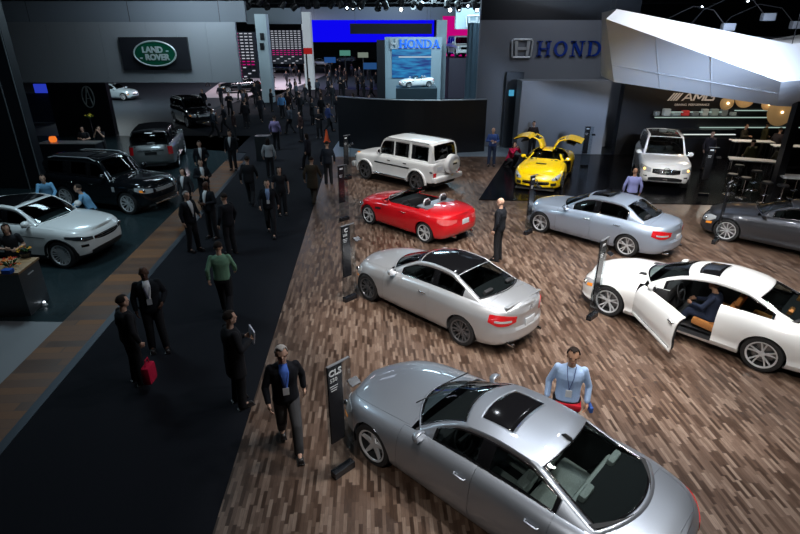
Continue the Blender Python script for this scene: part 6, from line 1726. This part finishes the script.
# ------------------------------------------------------------------ light
def area(name, loc, tgt, e, size, col=(1,.97,.92), shape=None, spread=None):
    li = bpy.data.lights.new(name, 'AREA'); li.energy = e; li.size = size; li.color = col
    if spread: li.spread = spread
    o = bpy.data.objects.new(name, li); COL.objects.link(o); o.location = loc
    o.rotation_euler = (Vector(tgt)-Vector(loc)).to_track_quat('-Z', 'Y').to_euler(); return o
def spot(name, loc, tgt, e, ang, col=(1,.97,.93), r=.15, blend=.5):
    li = bpy.data.lights.new(name, 'SPOT'); li.energy = e; li.spot_size = AR(ang); li.spot_blend = blend; li.shadow_soft_size = r; li.color = col
    o = bpy.data.objects.new(name, li); COL.objects.link(o); o.location = loc
    o.rotation_euler = (Vector(tgt)-Vector(loc)).to_track_quat('-Z', 'Y').to_euler(); return o
E1 = .66
for x, y, tx, ty, e, a in ((1,6,1.6,8.6,760,52),(3,8,2.6,10.6,950,50),(.8,10,.4,12.2,700,44),(5,5,2.2,5.4,800,46),(8,7,6.6,9.6,900,50),(6,11,5.5,13,850,52),(10,10,9,12,650,55),
    (3,14,1.2,16,850,46),(7,13.5,6,15.2,650,50),(13,13,11.5,14.5,560,50),(2,19,.3,22,1100,40),(4,16,6,22,1900,28),(0,25,0,26,160,60),(7,3,5,5,420,55)):
    spot('key_spot', (x, y, 10.5), (tx, ty, 0), e*2.35, a)
for x, y, e in ((3,6,260),(7,8,260),(2.5,12,260),(7.5,13.5,200),(2,18,260),(5,10,260)):
    spot('overhead_spot', (x, y, 11.5), (x, y, 0), e*2.0, 110, (.86,.92,1), .22)
for x, y, tx, ty, e, a in ((-2,-1,1.6,5.4,700,34),(-3,4,.8,10.4,1000,34),(1,2,6.2,9.6,1300,38),(-4,10,.4,16,1000,30),(0,8,5.8,15,1200,32),(-5,15,-.2,21.8,1100,28),(4,7,11.2,14.4,900,30)):
    spot('front_spot', (x, y, 9.), (tx, ty, .6), e*1.45, a)
spot('stand_spot', (-4,8,8.5), (-9.2,13.6,.6), 420, 34, (.7,.9,1)); spot('stand_spot', (-5,13,8.5), (-9.6,18.3,.6), 260, 30, (.7,.9,1)); spot('stand_spot', (-9,21,8.5), (-11.8,25,.6), 200, 32, (.7,.9,1))
# canopy wash, wall wash
spot('suv_fill', (8.5,12.5,5.0), (11,22.3,1.0), 2600, 22)  # unseen fill added in mid-air below the canopy to brighten the white SUV
spot('lounge_spot', (15.2,25.2,5.25), (14.2,22,1), 700, 120, (1,.9,.78))
area('canopy_wash', (11,13.5,11.5), (11.5,19.3,5.2), 70, 1.2, (.93,.96,1), spread=AR(60))
area('canopy_wash', (8,14.5,11), (8.2,19.5,5.8), 60, 1., (.93,.96,1), spread=AR(50))
area('canopy_fill', (10,12.5,5.2), (10.5,19,4.9), 170, 1., (.55,.72,1), spread=AR(50))  # added unseen cool fill that lifts and tints the canopy's lower face
area('letter_wall_wash', (8,25.5,9), (8,29.6,3), 110, 2., (.8,.87,1))
area('lounge_warm', (15.5,25.2,5.2), (15,23.5,0), 70, 1.5, (1,.75,.5))
for x, y, e in ((-9,13,190),(-11,19,110),(-10,27,120)):
    area('left_stand_light', (x, y, 7.5), (x, y, 0), e, 1.5, (.62,.86,1))
area('fascia_wash', (-11,27.5,9), (-11,30.5,5), 300, 3, (.75,.88,1))
area('fascia_wash', (-7,27.5,9), (-8,30.5,5), 160, 2, (.75,.88,1))
area('acura_floor', (-24,46,7), (-24.5,48,0), 900, 2, (.8,.95,1))
for x, y, e, c in ((-6,35,50,(.7,.8,1)),(-16,62,1100,(1,.85,.95)),(-8,50,150,(.7,.8,1)),(2,42,900,(.6,.85,1)),(6,46,500,(.6,.85,1)),(-14,70,1500,(.9,.85,1))):
    area('hall_light', (x, y, 9), (x, y, 0), e, 3, c)
area('far_wall_wash', (0,66,12), (-1,77,8.5), 1500, 4, (.6,.8,1))
area('pillar_wash', (-14,45,9), (-14,51,4), 300, 2, (.7,.9,1)); area('column_wash', (5,30,8.5), (5.2,33.5,3), 260, 1, (.6,.8,1))
area('stage_wash', (2,44,8), (2,50,4), 500, 2, (.6,.85,1))
w = bpy.data.worlds.new('world'); SC.world = w; w.use_nodes = True; bg = w.node_tree.nodes['Background']; bg.inputs[0].default_value = (.25,.38,.6,1); bg.inputs[1].default_value = .02
cam_d = bpy.data.cameras.new('camera'); cam = bpy.data.objects.new('camera', cam_d); COL.objects.link(cam)
cam.location = (0,0,CAMH); cam.rotation_euler = (PI/2-PITCH,0,0); cam_d.sensor_width = 36; cam_d.lens = FPX/800*36; cam_d.clip_end = 400
SC.camera = cam
SC.view_settings.view_transform = 'Standard'; SC.view_settings.look = 'None'; SC.view_settings.gamma = 1; SC.view_settings.use_curve_mapping = False; SC.view_settings.exposure = .1
